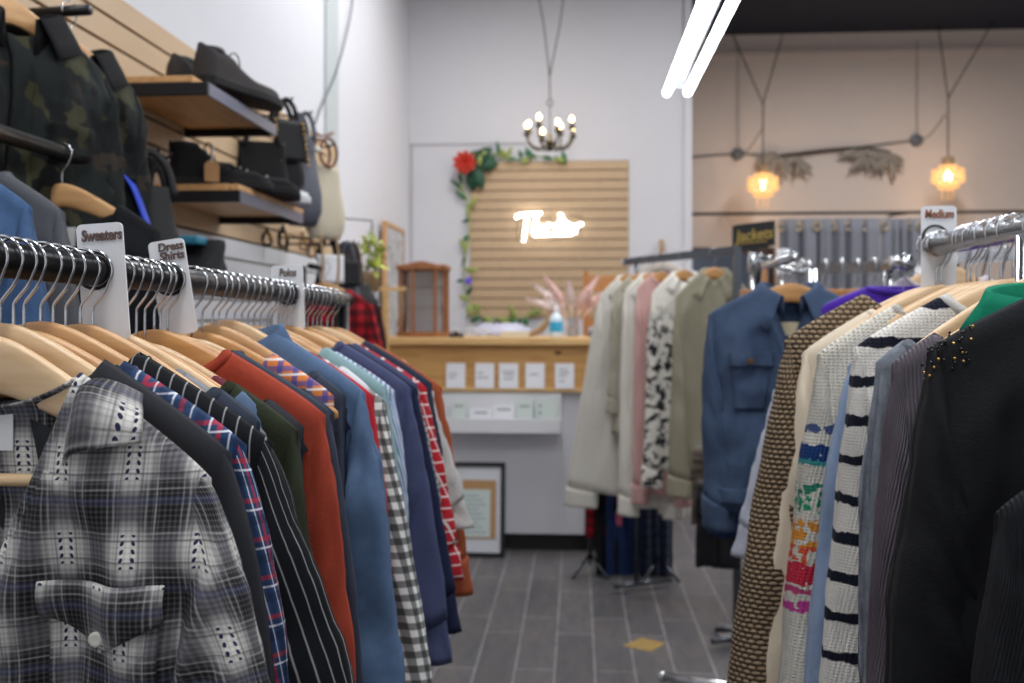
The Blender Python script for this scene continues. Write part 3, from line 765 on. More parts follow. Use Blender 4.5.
R_(977, 'sweater', 'blue fuzzy sweater behind the navy striped one', 'sweater', f_blue, 'blue fuzzy sweater', 'crew', 'rib', slope=.85, half=.178, neck=.13, out=.08, mid=.045, slen=.66, w1=.06, wb=.18)
R_(1013, 'sweater', 'white knit sweater with bold navy stripes on the right rack', 'sweater', f_str, 'navy striped white sweater', 'crew', 'rib', m2=f_wht, half=.202, out=.06, mid=.02, slen=.66, w1=.09, thick=.026, ry=.03, wrk=.01, neck=.085, slope=.58)
R_(1040, 'sweater', 'grey tweed sweater squeezed between striped and mauve sweaters', 'sweater', f_tweed, 'grey tweed sweater', 'crew', 'rib', half=.195, out=.02, mid=.015, slen=.5, w1=.07, neck=.16, slope=.68, vd=.06, dip=.06)
R_(1072, 'sweater', 'mauve finely ribbed sweater with its shoulder showing', 'sweater', f_mauve, 'mauve ribbed sweater', None, 'rib', half=.198, out=.035, mid=.03, slen=.62, w1=.1, thick=.022, ry=.022, neck=.15, slope=.66, vd=.06, dip=.05)
o, g = R_(1100, 'sweater', 'emerald green top rising behind the black sweater', 'sweater', f_green, 'emerald green top', None, 'rib', half=.18, wb=.2, slope=.72, out=.03, mid=.0, slen=.6, w1=.06, neck=.11, dip=.0, dz=-.006)
shirt_collar(g, f_green, o, up=.05, leaf=.03, out=.012, drop=.03, depth=.02)
o, g = R_(1135, 'sweater', 'plain black knit sweater in front of the emerald top', 'sweater', f_blk, 'plain black sweater', 'crew', 'rib', half=.205, out=.055, mid=.03, slen=.5, w1=.11, thick=.03, ry=.03, wrk=.012, wb=.22, neck=.085, slope=.5, dz=-.004)
# sequins along its shoulder edge
for mm, nn in ((m_brass, 16), (m_jet, 70)):
    mb = MB()
    for k in range(nn):
        x = -RND.uniform(.165, .208); mb.ball((x, -.012 + RND.uniform(-.006, .02), g.shz(abs(x)) + RND.uniform(-.03, .004)), .0017, 6, 4)
    mb.build('sequin_trim', mm, o)
R_(1235, 'cardigan', 'black ribbed cardigan at the right edge, nearest of the rack', 'cardigan', f_blk2, 'black ribbed cardigan', 'crew', 'rib', half=.2, out=.05, mid=.03, slen=.6, w1=.1, thick=.022, dz=-.12, L=.6, woodi=1)
for st in (941, 971, 990, 1001):
    hanger((XG, right_y(st), ZG), radians(RND.uniform(-5, 5)), 'pale wooden hanger among the sweaters on the chrome rail, only its top arm showing', .165, 2, False, 'crowded wooden hangers on the right rail')
divider(940, 208, .054, .15, 'white plastic divider reading Medium at the chrome rail end', 'Medium', .019, ry_end + .02, 0, 0, X=XG, Z=ZG + .012, dx=.006, m=mat('rust ink', (150, 96, 72), .7))
# ------------------------------------------------------------------ left wall display
m_slat = wood('slatwall wood', (188, 160, 126), (196, 168, 134), 'y', 2.2, .5)
m_slatw = mat('white slatwall', (216, 218, 222), .5, var=.03)
m_groove = mat('slat groove', (74, 56, 38), .8)
m_greyg = mat('grey groove', (150, 140, 120), .7)
m_shelf = wood('shelf board', (176, 128, 80), (202, 156, 104), 'y', 4, .5)
m_bracket = mat('black steel bracket', (22, 22, 26), .45, .3)
m_steel = mat('grey steel edge', (96, 98, 116), .4, .2)
def slatwall(name, label, m, mg, lo, hi, axis, group=None):
    """boards 3 in apart with dark grooves; axis = 'x' when the panel hangs on a wall facing +X, 'y' on one facing -Y"""
    t = thing(name, label, 'slatwall', lo, group=group)
    w = hi[1] - lo[1] if axis == 'x' else hi[0] - lo[0]; h = hi[2] - lo[2]; n = max(1, round(h / .0762)); p = h / n
    mb = MB(); bk = MB()
    for k in range(n):
        zc = (k + .5) * p
        if axis == 'x': mb.box((.011, w / 2, zc), (.014, w, p - .009))
        else: mb.box((w / 2, -.011, zc), (w, .014, p - .0085))
    if axis == 'x': bk.box((.003, w / 2, h / 2), (.006, w, h))
    else: bk.box((w / 2, -.003, h / 2), (w, .006, h))
    bk.build('backing', mg, t, smooth=False); mb.build('slat_boards', m, t, smooth=False, bevel=.0012)
    return t
slatwall('slatwall', 'wood-tone slatwall panel on the left wall behind the shoe shelves', m_slat, m_groove, (WL, .55, 1.64), (0, 4.85, 2.245), 'x')
slatwall('slatwall', 'white slatwall panel under the wood-tone one on the left wall', m_slatw, m_greyg, (WL, .55, .2), (0, 4.85, 1.64), 'x')

# ---- two shelves on steel brackets
def shelf(y0, y1, ztop, label, slats):
    t = thing('wall_shelf', label, 'shelf', (WL + .018, y0, ztop), group='shoe shelves')
    d = .305; w = y1 - y0
    if slats:
        mb = MB()
        for k in range(8): mb.box((d / 2 - .02 + .004, (k + .5) * w / 8, -.011), (d - .03, w / 8 - .006, .02))
        mb.build('slatted_board', m_shelf, t, bevel=.002, smooth=False)
        MB().box((d - .012, w / 2, -.011), (.02, w, .018)).build('front_lip', m_shelf, t, bevel=.002, smooth=False)
    else:
        MB().box((d / 2 - .02, w / 2, -.010), (d - .045, w - .01, .018)).build('board', m_shelf, t, bevel=.002, smooth=False)
    for yy in (.006, w - .006):
        MB().box((d / 2, yy, -.037), (d, .012, .034)).build('bracket', m_bracket, t, bevel=.002, smooth=False)
    MB().box((d - .004, w / 2, -.037), (.008, w - .024, .034)).build('front_edge', m_steel, t, smooth=False)
    MB().box((d / 2, w / 2, -.026), (d - .03, w - .02, .006)).build('under_panel', m_shelf, t, smooth=False)
    return t
Y1a, Y1b = PX(201, 80, -.985).y, PX(272, 126, -.985).y
Y2a, Y2b = PX(233, 195, -.985).y, PX(299, 220, -.985).y
Z1 = P(201, 74, Y1a).z + .0; Z2 = P(233, 183, Y2a).z
shelf(Y1a, Y1b, Z1, 'upper wall shelf with a pair of worn dark boots', False)
shelf(Y2a, Y2b, Z2, 'lower wall shelf with slatted board and several shoes', True)

# ---- shoes
m_boot = mat('worn charcoal suede', (50, 46, 46), .9, bump=.4, bscale=80, var=.2, vscale=14)
m_bootd = mat('black nubuck', (27, 26, 28), .85, bump=.4, bscale=90, var=.2, spec=.2)
m_sole = mat('dark rubber sole', (24, 23, 24), .7, spec=.25)
m_solew = mat('white rubber sole', (214, 214, 216), .5)
m_lace = mat('dark laces', (30, 30, 32), .8)
m_lacew = mat('pale laces', (200, 200, 196), .8)
m_shw = mat('white leather', (214, 216, 220), .5)
m_kraft = mat('kraft card', (176, 136, 92), .8)
def shoe(name, label, loc, rz, m, ms, L=.3, high=0.0, lace=None, tagc=False, group=None):
    t = thing(name, label, 'shoe', loc, rz, group)      # toe points to +x, heel at the origin
    def half_w(s): return .034 + .014 * sin(pi * min(1, s * 1.02)) ** .8 * (0.6 + .8 * sm((s - .35) / .35)) - .012 * sm((s - .86) / .14)
    def top(s):
        ank = .085 + high
        return lerp(ank, .056, sm((s - .2) / .42)) - .02 * sm((s - .82) / .18) + (.008 if s < .04 else 0)
    N = 22; rows = []; rs = []
    for i in range(N + 1):
        s = i / N; x = s * L; w = half_w(s) * (1 if 0 < i < N else .45); h = top(s); r = []
        for k in range(15):
            a = pi * k / 14; e = .55 if s < .35 else .75
            r.append((x + (.004 * sin(a * 2) if s < .2 else 0), w * math.copysign(abs(cos(a)) ** e, cos(a)), .022 + (h - .022) * abs(sin(a)) ** (.6 if s > .35 else .45)))
        rows.append(r)
    MB().grid(rows, cap=True).build('upper', m, t)
    rows = []
    for i in range(N + 1):
        s = i / N; x = -.006 + s * (L + .014); w = (half_w(s) + .005) * (1 if 0 < i < N else .55)
        rows.append([(x, -w, .0), (x, w, 0), (x, w + .001, .024), (x, -w - .001, .024)])
    MB().grid(rows, True, cap=True).build('sole', ms, t, bevel=.003)
    # collar opening and laces
    mb = MB(); zt = top(.14) + .002
    mb.lathe([(.001, 0), (.026, 0), (.029, .004), (.033, -.004), (.034, -.012)], n=20)
    o = mb.build('collar_opening', m_lace, t, loc=(L * .15, 0, zt - .002)); o.scale = (1.25, 1, 1)
    lc = MB()
    for k in range(5):
        s = .34 + k * .075; x = s * L; z = top(s) + .002; w = half_w(s) * .62
        lc.tube([(x, -w, z - .012), (x + .004, 0, z + .003), (x, w, z - .012)], .0028, 6)
    if high:
        lc.tube(catmull([(.33 * L, 0, top(.33) + .003), (.36 * L, -.012, top(.33) + .022), (.4 * L, -.02, top(.33) + .012), (.38 * L, -.03, top(.4) - .01)], 4), .002, 6)
    lc.build('laces', lace or m_lace, t)
    if tagc:
        tg = MB().prism([(.05 * 0 + .09, -.056, .012), (.132, -.056, .012), (.132, -.056, .062), (.12, -.056, .074), (.102, -.056, .074), (.09, -.056, .062)], (0, .0015, 0)).build('price_tag', m_kraft, t, smooth=False)
        MB().tube(catmull([(.111, -.056, .068), (.113, -.05, .1), (.12, -.03, .12)], 5), .0025, 6).build('tag_string', m_lacew, tg)
    return t
shoe('boot', 'worn dark lace-up boot on the upper shelf, toe past its far end', (-1.03, Y1a + .1, Z1), radians(74), m_boot, m_sole, .36, .022, group='boots on the upper shelf')
shoe('boot', 'dark boot on the upper shelf, closest to the wood wall', (-1.13, Y1a + .16, Z1), radians(80), m_boot, m_sole, .3, .01, group='boots on the upper shelf')
shoe('ankle_boot', 'black nubuck ankle boot with a brown price tag on the lower shelf', (-1.19, Y2a + .04, Z2), radians(30), m_bootd, m_sole, .29, .04, lace=m_lace, tagc=True)
shoe('sneaker', 'dark grey low sneaker on the lower shelf next to the tagged boot', (-1.13, Y2a + .17, Z2), radians(34), m_bootd, m_sole, .28, .0, lace=m_lacew)
shoe('sneaker', 'charcoal shoe between the dark sneaker and the white one', (-1.17, Y2a + .31, Z2), radians(22), m_boot, m_sole, .27, -.005)
shoe('sneaker', 'white sneaker at the far end of the lower shelf', (-1.2, Y2a + .47, Z2), radians(4), m_shw, m_solew, .29, -.01, lace=m_lacew)

# ---- bags and straps on the slatwall
m_blkl = mat('black leather', (14, 14, 16), .6, bump=.2, bscale=120, spec=.2)
m_greyl = mat('slate leather', (66, 68, 80), .5, bump=.2, bscale=120)
m_canvas = mat('oatmeal canvas', (190, 180, 158), .9, bump=.3, bscale=200)
m_brown = mat('brown leather', (110, 58, 34), .5)
m_tan = mat('tan straps', (166, 136, 100), .7)
m_bluep = mat('blue strap', (38, 70, 200), .6)
m_nylon = mat('black nylon', (18, 18, 21), .7)
def bag(name, label, loc, rz, w, h, d, m, taper=.85, handle=None, mh=None, flap=None, studs=False, sag=.01, group=None, hook=None):
    t = thing(name, label, 'bag', loc, rz, group)      # origin at the top middle; width along x, depth along y
    if hook:
        hk = thing('slatwall_hook', 'dark slatwall hook that carries the ' + name.replace('_', ' ') + (' ' + hook if hook != True else ''), 'hook', (WL + .016, loc[1], loc[2] + .08), group='slatwall hooks')
        MB().tube(catmull([(0, 0, 0), (max(.02, (loc[0] - WL)) * .6, 0, -.002), (loc[0] - WL - .0, 0, -.0), (loc[0] - WL + .02, 0, .016)], 4), .004, 7).build('prong', m_blackpipe, hk)
        MB().box((.004, 0, -.01), (.008, .03, .05)).build('mount_plate', m_blackpipe, hk, bevel=.001)
    rows = []
    for i in range(15):
        s = i / 14; ww = w / 2 * lerp(taper, 1, sm(s * 1.3)) * (1 - .25 * sm((s - .85) / .15)); dd = d / 2 * lerp(.35, 1, sm(s * 1.6)) * (1 - .3 * sm((s - .88) / .12))
        rows.append([(ww * math.copysign(abs(cos(a)) ** .5, cos(a)) + .006 * nz(s * 4, a), dd * math.copysign(abs(sin(a)) ** .6, sin(a)) + sag * nz(s * 3, a * 2, 5), -h * s) for a in [2 * pi * k / 24 for k in range(24)]])
    MB().grid(rows, True, cap=True).build('bag_body', m, t)
    if handle == 'strap':
        for yy in (-d * .2, d * .2):
            MB().tube(catmull([(-w * .32, yy, -.02), (-w * .22, yy, .05), (0, yy, .085), (w * .22, yy, .05), (w * .32, yy, -.02)], 6), 0, 4, sq=(.009, .003)).build('strap', mh or m, t)
    if handle == 'ring':
        for yy in (-.02, .02):
            pts = [(w * .24 * cos(a), yy, .052 + .058 * sin(a)) for a in [2 * pi * k / 24 for k in range(24)]]
            MB().tube(pts, .006, 8, closed=True).build('ring_handle', mh or m, t)
    if flap:
        rows = []
        for i in range(9):
            s = i / 8; rows.append([(lerp(-w / 2, w / 2, j / 10) * lerp(.95, .8, s), -d / 2 * (.45 + .75 * s) - .008, -h * .55 * s + .004) for j in range(11)])
        f = MB().grid(rows).build('flap', flap, t, solid=.004)
        if studs:
            sb = MB()
            for k in range(9):
                q = k / 8; sb.ball((w * .38, -d / 2 * (.45 + .75 * q) - .014, -h * .55 * q - .004), .006, 8, 6)
                sb.ball((-w * .38, -d / 2 * (.45 + .75 * q) - .014, -h * .55 * q - .004), .006, 8, 6)
            sb.build('studs', m_brass, f)
    return t
bag('handbag', 'black leather handbag with a strap behind the dark shoes', P(262, 142, 3.45), radians(20), .2, .26, .08, m_blkl, handle='strap', hook=True)
bag('studded_bag', 'black bag with a row of brass studs beside the lower shelf', P(284, 122, 3.55), radians(50), .16, .3, .1, m_blkl, .35, 'strap', flap=m_blkl, studs=True, hook=True)
b = bag('shoulder_bag', 'slate leather bag with a pale clasp next to the studded one', P(303, 135, 3.62), radians(55), .14, .36, .1, m_greyl, .6, 'strap', mh=m_greyl, hook=True)
MB().lathe([(.001, 0), (.014, 0), (.014, .006), (.001, .008)], n=16).build('clasp', m_pearl, b, loc=(.03, -.05, -.06), rot=(pi / 2, 0, 0))
b = bag('tote_bag', 'oatmeal canvas tote with brown ring handles, hanging highest to the right', P(325, 166, 3.75), radians(60), .2, .3, .06, m_canvas, .7, 'ring', m_brown, hook=True)
for dx in (-.05, .04): MB().tube(catmull([(dx, -.02, -.28), (dx + .01, -.03, -.4), (dx - .01, -.03, -.52)], 5), .006, 6).build('drawstring', m_tan, b)
bag('backpack', 'black backpack hanging behind the black wall rail', P(146, 186, 2.3), radians(45), .2, .32, .12, m_nylon, .55, 'strap', hook=True)
MBs = thing('blue_strap', 'bright blue strap hanging over the black backpack', 'strap', P(117, 165, 2.12))
o_ = P(117, 165, 2.12)
pts = [P(117, 166, 2.12) - o_, P(132, 185, 2.12) - o_, P(144, 215, 2.13) - o_, P(153, 245, 2.14) - o_, P(155, 270, 2.14) - o_]
MB().tube(catmull(pts, 6), 0, 4, sq=(.013, .003)).build('webbing', m_bluep, MBs)
MB().box(pts[0] + Vector((0, 0, 0)), (.03, .012, .02)).build('buckle', m_nylon, MBs, bevel=.003)
b = bag('crossbody_bag', 'black bag with a pale panel hanging right of the blue strap', P(158, 190, 2.35), radians(50), .1, .22, .06, m_blkl, .5, 'strap', hook=True)
MB().box((0, -.034, -.11), (.03, .004, .09)).build('pale_panel', m_canvas, b, bevel=.002)
b = bag('clutch_bag', 'dark bag with a teal end standing below the lower shelf', P(192, 240, 2.45), radians(-2), .18, .15, .1, m_nylon, 1.0)
MB().box((-.025, -.04, -.006), (.15, .06, .024)).build('teal_top', mat('teal leather', (44, 116, 140), .5), b, bevel=.006)
# belts and loops under the lower shelf
def loop(label, px, py, Y, rx, rz_, r, m, group):
    t = thing('belt', label, 'belt', PX(px, py, WL + .032), radians(70), group)
    MB().tube([(rx * cos(a), .01 * sin(2 * a), rz_ * sin(a) - rz_) for a in [2 * pi * k / 28 for k in range(28)]], r, 6, closed=True).build('loop', m, t)
    MB().box((rx, 0, -rz_), (.012, .012, .03)).build('buckle', m_brass, t, bevel=.002)
for px, py, rx, rz_, m, lab in ((267, 228, .022, .035, m_blkl, 'small black belt loop under the shelf, left one of its row'), (283, 226, .026, .045, m_blkl, 'black round belt loop under the shelf, right of the small one'), (303, 232, .014, .04, m_tan, 'tan belt hanging below the shelf end'), (312, 236, .02, .05, m_brown, 'brown belt right of the tan one under the shelf')):
    loop(lab, px, py, 3.6, rx, rz_, .006, m, 'belts under the lower shelf')
# purses farther along the wall
bag('purse', 'small black purse with a white panel behind the Polos sign', P(328, 256, 3.9), radians(35), .13, .22, .07, m_blkl, .5, 'strap', flap=m_shw, hook='with a white panel')
bag('purse', 'grey and black purse right of the white-panelled one', P(346, 262, 4.0), radians(40), .11, .2, .07, m_greyl, .5, 'strap', flap=m_blkl, hook='in grey and black')
bag('purse', 'dark brown striped purse on the wall before the plant', P(352, 262, 4.3), radians(45), .12, .12, .06, mat('dark brown weave', (74, 54, 46), .8, var=.4, vscale=40), .9, 'strap', hook='in dark brown stripes')
bag('hat_bag', 'black floppy bag hanging above the red plaid shirt', P(356, 284, 4.1), radians(30), .2, .12, .1, m_nylon, .6)
# cable on the wall
cb = thing('wall_cable', 'thin grey cable drooping along the left wall from above', 'cable', PX(313, 130, WL + .02))
q0 = PX(313, 130, WL + .02)
MB().tube(catmull([PX(x, y, WL + .02) - q0 for x, y in ((313, 130), (322, 105), (335, 75), (345, 40), (352, 5), (353, -30))], 5), .005, 6).build('cord', mat('grey cord', (90, 92, 98), .6), cb)
MB().tube(catmull([PX(x, y, WL + .02) - q0 for x, y in ((313, 130), (322, 136), (333, 133))], 5), .006, 6).build('cord_end', m_brown, cb)

# ---- black face-out rail with jackets
XW = -1.05
wr = thing('wall_rail', 'short black clothes rail on the left wall under the camouflage jackets', 'clothes rail', (XW, 0, 0))
ya, yb = .9, PX(116, 170, XW).y; za = P(116, 170, yb).z
MB().tube([(0, ya, za), (0, yb, za)], .0165, 16).build('rail', m_blackpipe, wr)
MB().ball((0, yb, za), .0175).build('end_cap', m_blackpipe, wr)
for yy in (ya + .1, yb - .02): MB().tube([(0, yy, za), (0, yy, za - .34), (WL - XW + .03, yy, za - .34)], .012, 10).build('support', m_blackpipe, wr)
f_grwool = fabric('grey wool', (84, 86, 92), 'fuzzy')
f_jblack = fabric('black wool', (20, 21, 26), 'fuzzy')
f_dj = fabric('mid blue denim', (58, 84, 120), 'twill', var=.35)
def wall_g(px, name, label, cat, m, short, nk='coat', rz=0.0, X=XW, **k):
    y = PX(px, 160, X).y; kk = dict(half=.205, wb=.22, mid=.03, out=.06, slen=.5, thick=.03, ry=.03, neck=.1, dip=.06, seed=px / 13, L=.62); kk.update(k)
    o = garment(name, label, cat, (X, y, za - .062), rz, G(**kk), m, nk, 'band'); hanger((X, y, za), rz, 'wooden hanger holding the ' + short, .19, 0, False, 'wooden hangers on the wall rail')
    return o
o = wall_g(62, 'jacket', 'black jacket on a pale hanger under the wall rail', 'jacket', f_jblack, 'black jacket on the wall rail', neck=.12, vd=.1, dip=.08)
MB().prism([(.01, .0, -.09), (.05, .0, -.09), (.05, .0, -.13), (.01, .0, -.13)], (0, .001, 0)).build('neck_label', m_label, o, smooth=False)
wall_g(-54, 'jacket', 'grey wool jacket on the wall rail beside the blue denim one', 'jacket', f_grwool, 'grey wool jacket', dip=.02)
o = wall_g(-98, 'denim_jacket', 'mid blue denim jacket at the left edge, on the wall rail', 'jacket', f_dj, 'mid blue denim jacket', dip=.02, half=.21)

# ---- camouflage jackets above
def camo_pat(t, u, v, base):
    uvv = t.uv()[2]
    n1 = t.noise(uvv, 11, 2, .4); n2 = t.noise(t.obj(9, 9, 9), 1.3, 2, .4)
    c = t.mix(t.math('GREATER_THAN', n1, .55), lin((22, 27, 27)), lin((54, 53, 34)))
    c = t.mix(t.math('GREATER_THAN', n2, .58), c, lin((46, 38, 30)))
    n3 = t.noise(t.obj(7, 7, 7), 1.9, 2, .4)
    return t.mix(t.math('GREATER_THAN', n3, .54), c, lin((14, 15, 18)))
f_camo = fabric('camouflage cotton', (40, 44, 34), 'twill', pattern=camo_pat, var=.1)
f_fleece = fabric('black fleece', (17, 17, 20), 'fuzzy', strength=1.0)
for i, (px, py, Y, half, lab, rz) in enumerate(((12, 0, 1.80, .22, 'large camouflage jacket with black collar, left one of the two', radians(66)), (70, 38, 2.06, .18, 'smaller camouflage jacket with black collar, hanging right of the large one', radians(68)))):
    q = PX(px, py, -1.13); g = G(half=half, wb=half + .02, L=.66, slen=.6, out=.05, mid=.035, thick=.035, ry=.032, neck=.1, seed=5 + i * 3, slope=.58, wrk=.016, fold=.012, w1=.11)
    t = thing('camouflage_jacket', lab, 'jacket', q, rz, 'camouflage jackets')
    body(g, f_camo, t)
    for s in (1, -1): sleeve(g, f_camo, t, s, 'band')
    shirt_collar(g, f_fleece, t, up=.06, leaf=.05, out=.022, drop=.06, depth=.032)
    strip(g, f_camo, t, -.022, .022, g.top(0, True), -g.L + .01, 'zip_flap', lift=.008, solid=.005)
    for s in (1, -1): strip(g, f_camo, t, *sorted((s * .05, s * .15)), -.24, -.3, 'pocket_flap', lift=.01, solid=.005)
    hanger(q + Vector((0, 0, .062)), rz, 'wooden hanger inside the ' + ('large' if i == 0 else 'smaller') + ' camouflage jacket', .19, 0, False, 'wooden hangers on the slatwall', SLOPE)
    fo = thing('faceout_arm', 'black arm on the slatwall carrying the ' + ('large' if i == 0 else 'smaller') + ' camouflage jacket', 'display arm', (WL + .016, q.y + .02, q.z + .062), group='slatwall display arms')
    MB().tube([(0, 0, 0), (q.x - WL + .03, -.02, 0)], .012, 10).build('arm', m_blackpipe, fo)
    MB().box((.006, 0, -.02), (.012, .05, .09)).build('mount_plate', m_blackpipe, fo, bevel=.002)
# red plaid shirt and brown pieces at the rail's far end
f_redplaid = fabric('red buffalo plaid', (176, 26, 38), pattern=plaid([('u', .05, 0, .025, (20, 14, 18), .62), ('v', .05, 0, .025, (20, 14, 18), .62)]))
f_brownc = fabric('brown corduroy', (78, 52, 40), 'rib', p=.006)
f_maroon = fabric('dark maroon wool', (58, 26, 30), 'fuzzy')
fr = thing('display_rack', 'low black rack beyond the left rail with a red plaid shirt', 'clothes rack', (-1.1, 3.55, 0))
zz = 1.555
MB().tube([(.03, .12, zz), (.03, .75, zz)], .012, 12).build('rail', m_blackpipe, fr)
for yy in (.14, .75):
    MB().tube([(0, yy, 0), (0, yy, zz)], .009, 12).build('post', m_blackpipe, fr)
    MB().tube([(-.2, yy, .02), (.2, yy, .02)], .014, 10).build('foot', m_blackpipe, fr)
for yy, nm, lab, m, sh, k in ((3.75, 'shirt', 'red and black buffalo plaid shirt beyond the left rail end', f_redplaid, 'red plaid shirt', dict(half=.2, out=.09)), (4.05, 'jacket', 'brown corduroy jacket behind the red plaid shirt', f_brownc, 'brown corduroy jacket', dict(half=.19, out=.04)), (4.22, 'coat', 'dark maroon coat on the low black rack', f_maroon, 'dark maroon coat', dict(half=.2, out=.05))):
    kk = dict(wb=.22, mid=.03, slen=.5, thick=.03, ry=.03, neck=.09, seed=yy * 3, L=.6); kk.update(k)
    garment(nm, lab, 'shirt' if nm == 'shirt' else 'jacket', (-1.1 + (.07 if nm == 'shirt' else 0), yy, zz - .062), radians(5), G(**kk), m, 'shirt', 'band'); hanger((-1.1 + (.07 if nm == 'shirt' else 0), yy, zz), radians(5), 'wooden hanger holding the ' + sh, .19, 0, False, 'wooden hangers on the low rack')
# ------------------------------------------------------------------ counter and everything on it
m_pine = wood('knotty pine', (186, 134, 74), (212, 164, 100), 'x', 2.6, .5, knots=True)
m_pinet = wood('pine edge', (198, 152, 94), (222, 182, 124), 'x', 3, .5)
m_oak = wood('golden oak', (122, 74, 40), (152, 98, 56), 'z', 5, .45)
m_glass = NT('cabinet glass'); m_glass.b.inputs['Transmission Weight'].default_value = 1; m_glass.b.inputs['Roughness'].default_value = .03; m_glass.b.inputs['IOR'].default_value = 1.06
m_glass = m_glass.m
m_mirror = mat('mirror glass', (150, 160, 172), .08, 1.0)
m_pale_reflect = mat('pale painted reflection', (232, 236, 242), .4)  # plain pale panel; the bright reflection in the panes is put into its colour
YC = 5.34; XC0, XC1 = WL + .03, .40; CT = P(500, 338, YC).z
zb0 = P(500, 391, YC).z; zb1 = P(500, 345, YC).z
ct = thing('reception_counter', 'white counter with a knotty pine band and ledge at the back', 'counter', (0, YC, 0))
W_ = XC1 - XC0; xm = (XC0 + XC1) / 2
MB().box((xm, .3, (zb0 + .07) / 2 + .02), (W_, .56, zb0 - .09)).build('white_front', m_wall, ct, smooth=False)
MB().box((xm, .3, .04), (W_ - .02, .5, .085)).build('kick_base', m_black, ct, smooth=False)
MB().box((xm, .26, (zb0 + zb1) / 2), (W_ + .02, .54, zb1 - zb0)).build('pine_band', m_pine, ct, smooth=False)
MB().box((xm, .235, zb1 + (CT - zb1) / 2 + .002), (W_ + .05, .6, CT - zb1)).build('pine_ledge', m_pinet, ct, bevel=.004, smooth=False)
MB().box((xm, -.018, zb0 + .008), (W_ + .02, .02, .02)).build('pine_lip', m_pinet, ct, bevel=.002, smooth=False)
CT += .004
m_paper = mat('white card', (232, 232, 236), .7)
m_print = mat('grey print', (150, 150, 158), .8)
for i, (x0, x1, w_) in enumerate(((446, 465, 'leftmost card with two short grey lines'), (475, 494, 'second card from the left, two dark words'), (499, 518, 'middle card with three printed lines'), (525.5, 544.5, 'card with one faint line, second from the right'), (555, 574, 'rightmost card with lines spread over it'))):
    p = P((x0 + x1) / 2, 386, YC - .03); w = P(x1, 386, YC).x - P(x0, 386, YC).x; h = P(500, 361, YC).z - P(500, 386, YC).z
    t = thing('display_card', 'small white ' + w_ + ' on the pine band', 'card', (p.x, YC - .032, zb0 + .018), 0, 'white cards on the pine band', rot=(radians(-6), 0, 0))
    MB().box((0, 0, h / 2), (w, .006, h)).build('card_block', m_paper, t, smooth=False, bevel=.001)
    rows = [((-.35, .1, .57), (-.35, .0, .42)), ((-.38, -.05, .6), (-.38, .2, .42)), ((-.35, .3, .66), (-.25, .3, .54), (-.25, .25, .38)), ((-.3, .2, .56),), ((-.3, .15, .75), (-.25, .25, .62), (-.3, .1, .5), (-.3, 0, .3))][i]
    mb = MB()
    for a, b_, z in rows: mb.box(((a + b_) / 2 * w, -.0035, z * h), ((b_ - a) * w, .0008, .007))
    mb.build('print_lines', m_print, t, smooth=False)
# white ledge shelf with stationery
zs0 = P(500, 433, YC - .14).z; zs1 = P(500, 420, YC - .14).z
xs0, xs1 = P(436, 430, YC - .1).x, P(561, 430, YC - .1).x
ws = thing('picture_ledge', 'white ledge shelf below the pine band holding cards', 'shelf', (0, YC, 0))
MB().box(((xs0 + xs1) / 2, -.075, zs0 + .008), (xs1 - xs0, .13, .016)).build('bottom', m_trimw, ws, smooth=False, bevel=.001)
MB().box(((xs0 + xs1) / 2, -.136, zs0 + .04), (xs1 - xs0, .012, .08)).build('front_lip', m_trimw, ws, smooth=False, bevel=.001)
MB().box(((xs0 + xs1) / 2, -.012, zs0 + .11), (xs1 - xs0, .014, .21)).build('back_board', m_trimw, ws, smooth=False, bevel=.001)
MB().box((xs1 - .005, -.075, zs0 + .04), (.01, .13, .08)).build('end_panel', m_trimw, ws, smooth=False)
m_mintp = mat('pale mint card', (206, 216, 210), .7)
for i, (x0, x1, yt, m, lab) in enumerate(((452, 466, 400, m_mintp, 'stack of pale cards at the left of the white ledge'), (470, 492, 408, m_paper, 'low white card stack, second on the ledge'), (493, 515, 404, m_paper, 'white card stack in the middle of the ledge'), (516, 533, 400, m_mintp, 'pale card stack with a grey heading on the ledge'), (536, 557, 397, m_mintp, 'tall mint card with three dots at the ledge end'))):
    a, b_ = P(x0, 420, YC - .08), P(x1, 420, YC - .08); h = P(x0, yt, YC - .08).z - zs0 - .02
    t = thing('card_stack', lab, 'cards', ((a.x + b_.x) / 2, YC - .08, zs0 + .0165), 0, 'cards on the white ledge', rot=(radians(-5), 0, 0))
    MB().box((0, 0, h / 2), (b_.x - a.x, .03, h)).build('stack', m, t, smooth=False, bevel=.001)
    if i == 4:
        mb = MB(); [mb.lathe([(.0005, 0), (.008, 0), (.008, .001), (.0005, .001)], (0, 0, 0), 10) for _ in range(1)]
        for k in range(3): mb.box((-.035, -.016, h * (.3 + .22 * k)), (.013, .001, .013))
        mb.build('dots', mat('grey ink', (90, 96, 96), .8), t)
    else:
        MB().box((0, -.0155, h * .8), ((b_.x - a.x) * .6, .001, .01)).build('heading', m_print, t, smooth=False)
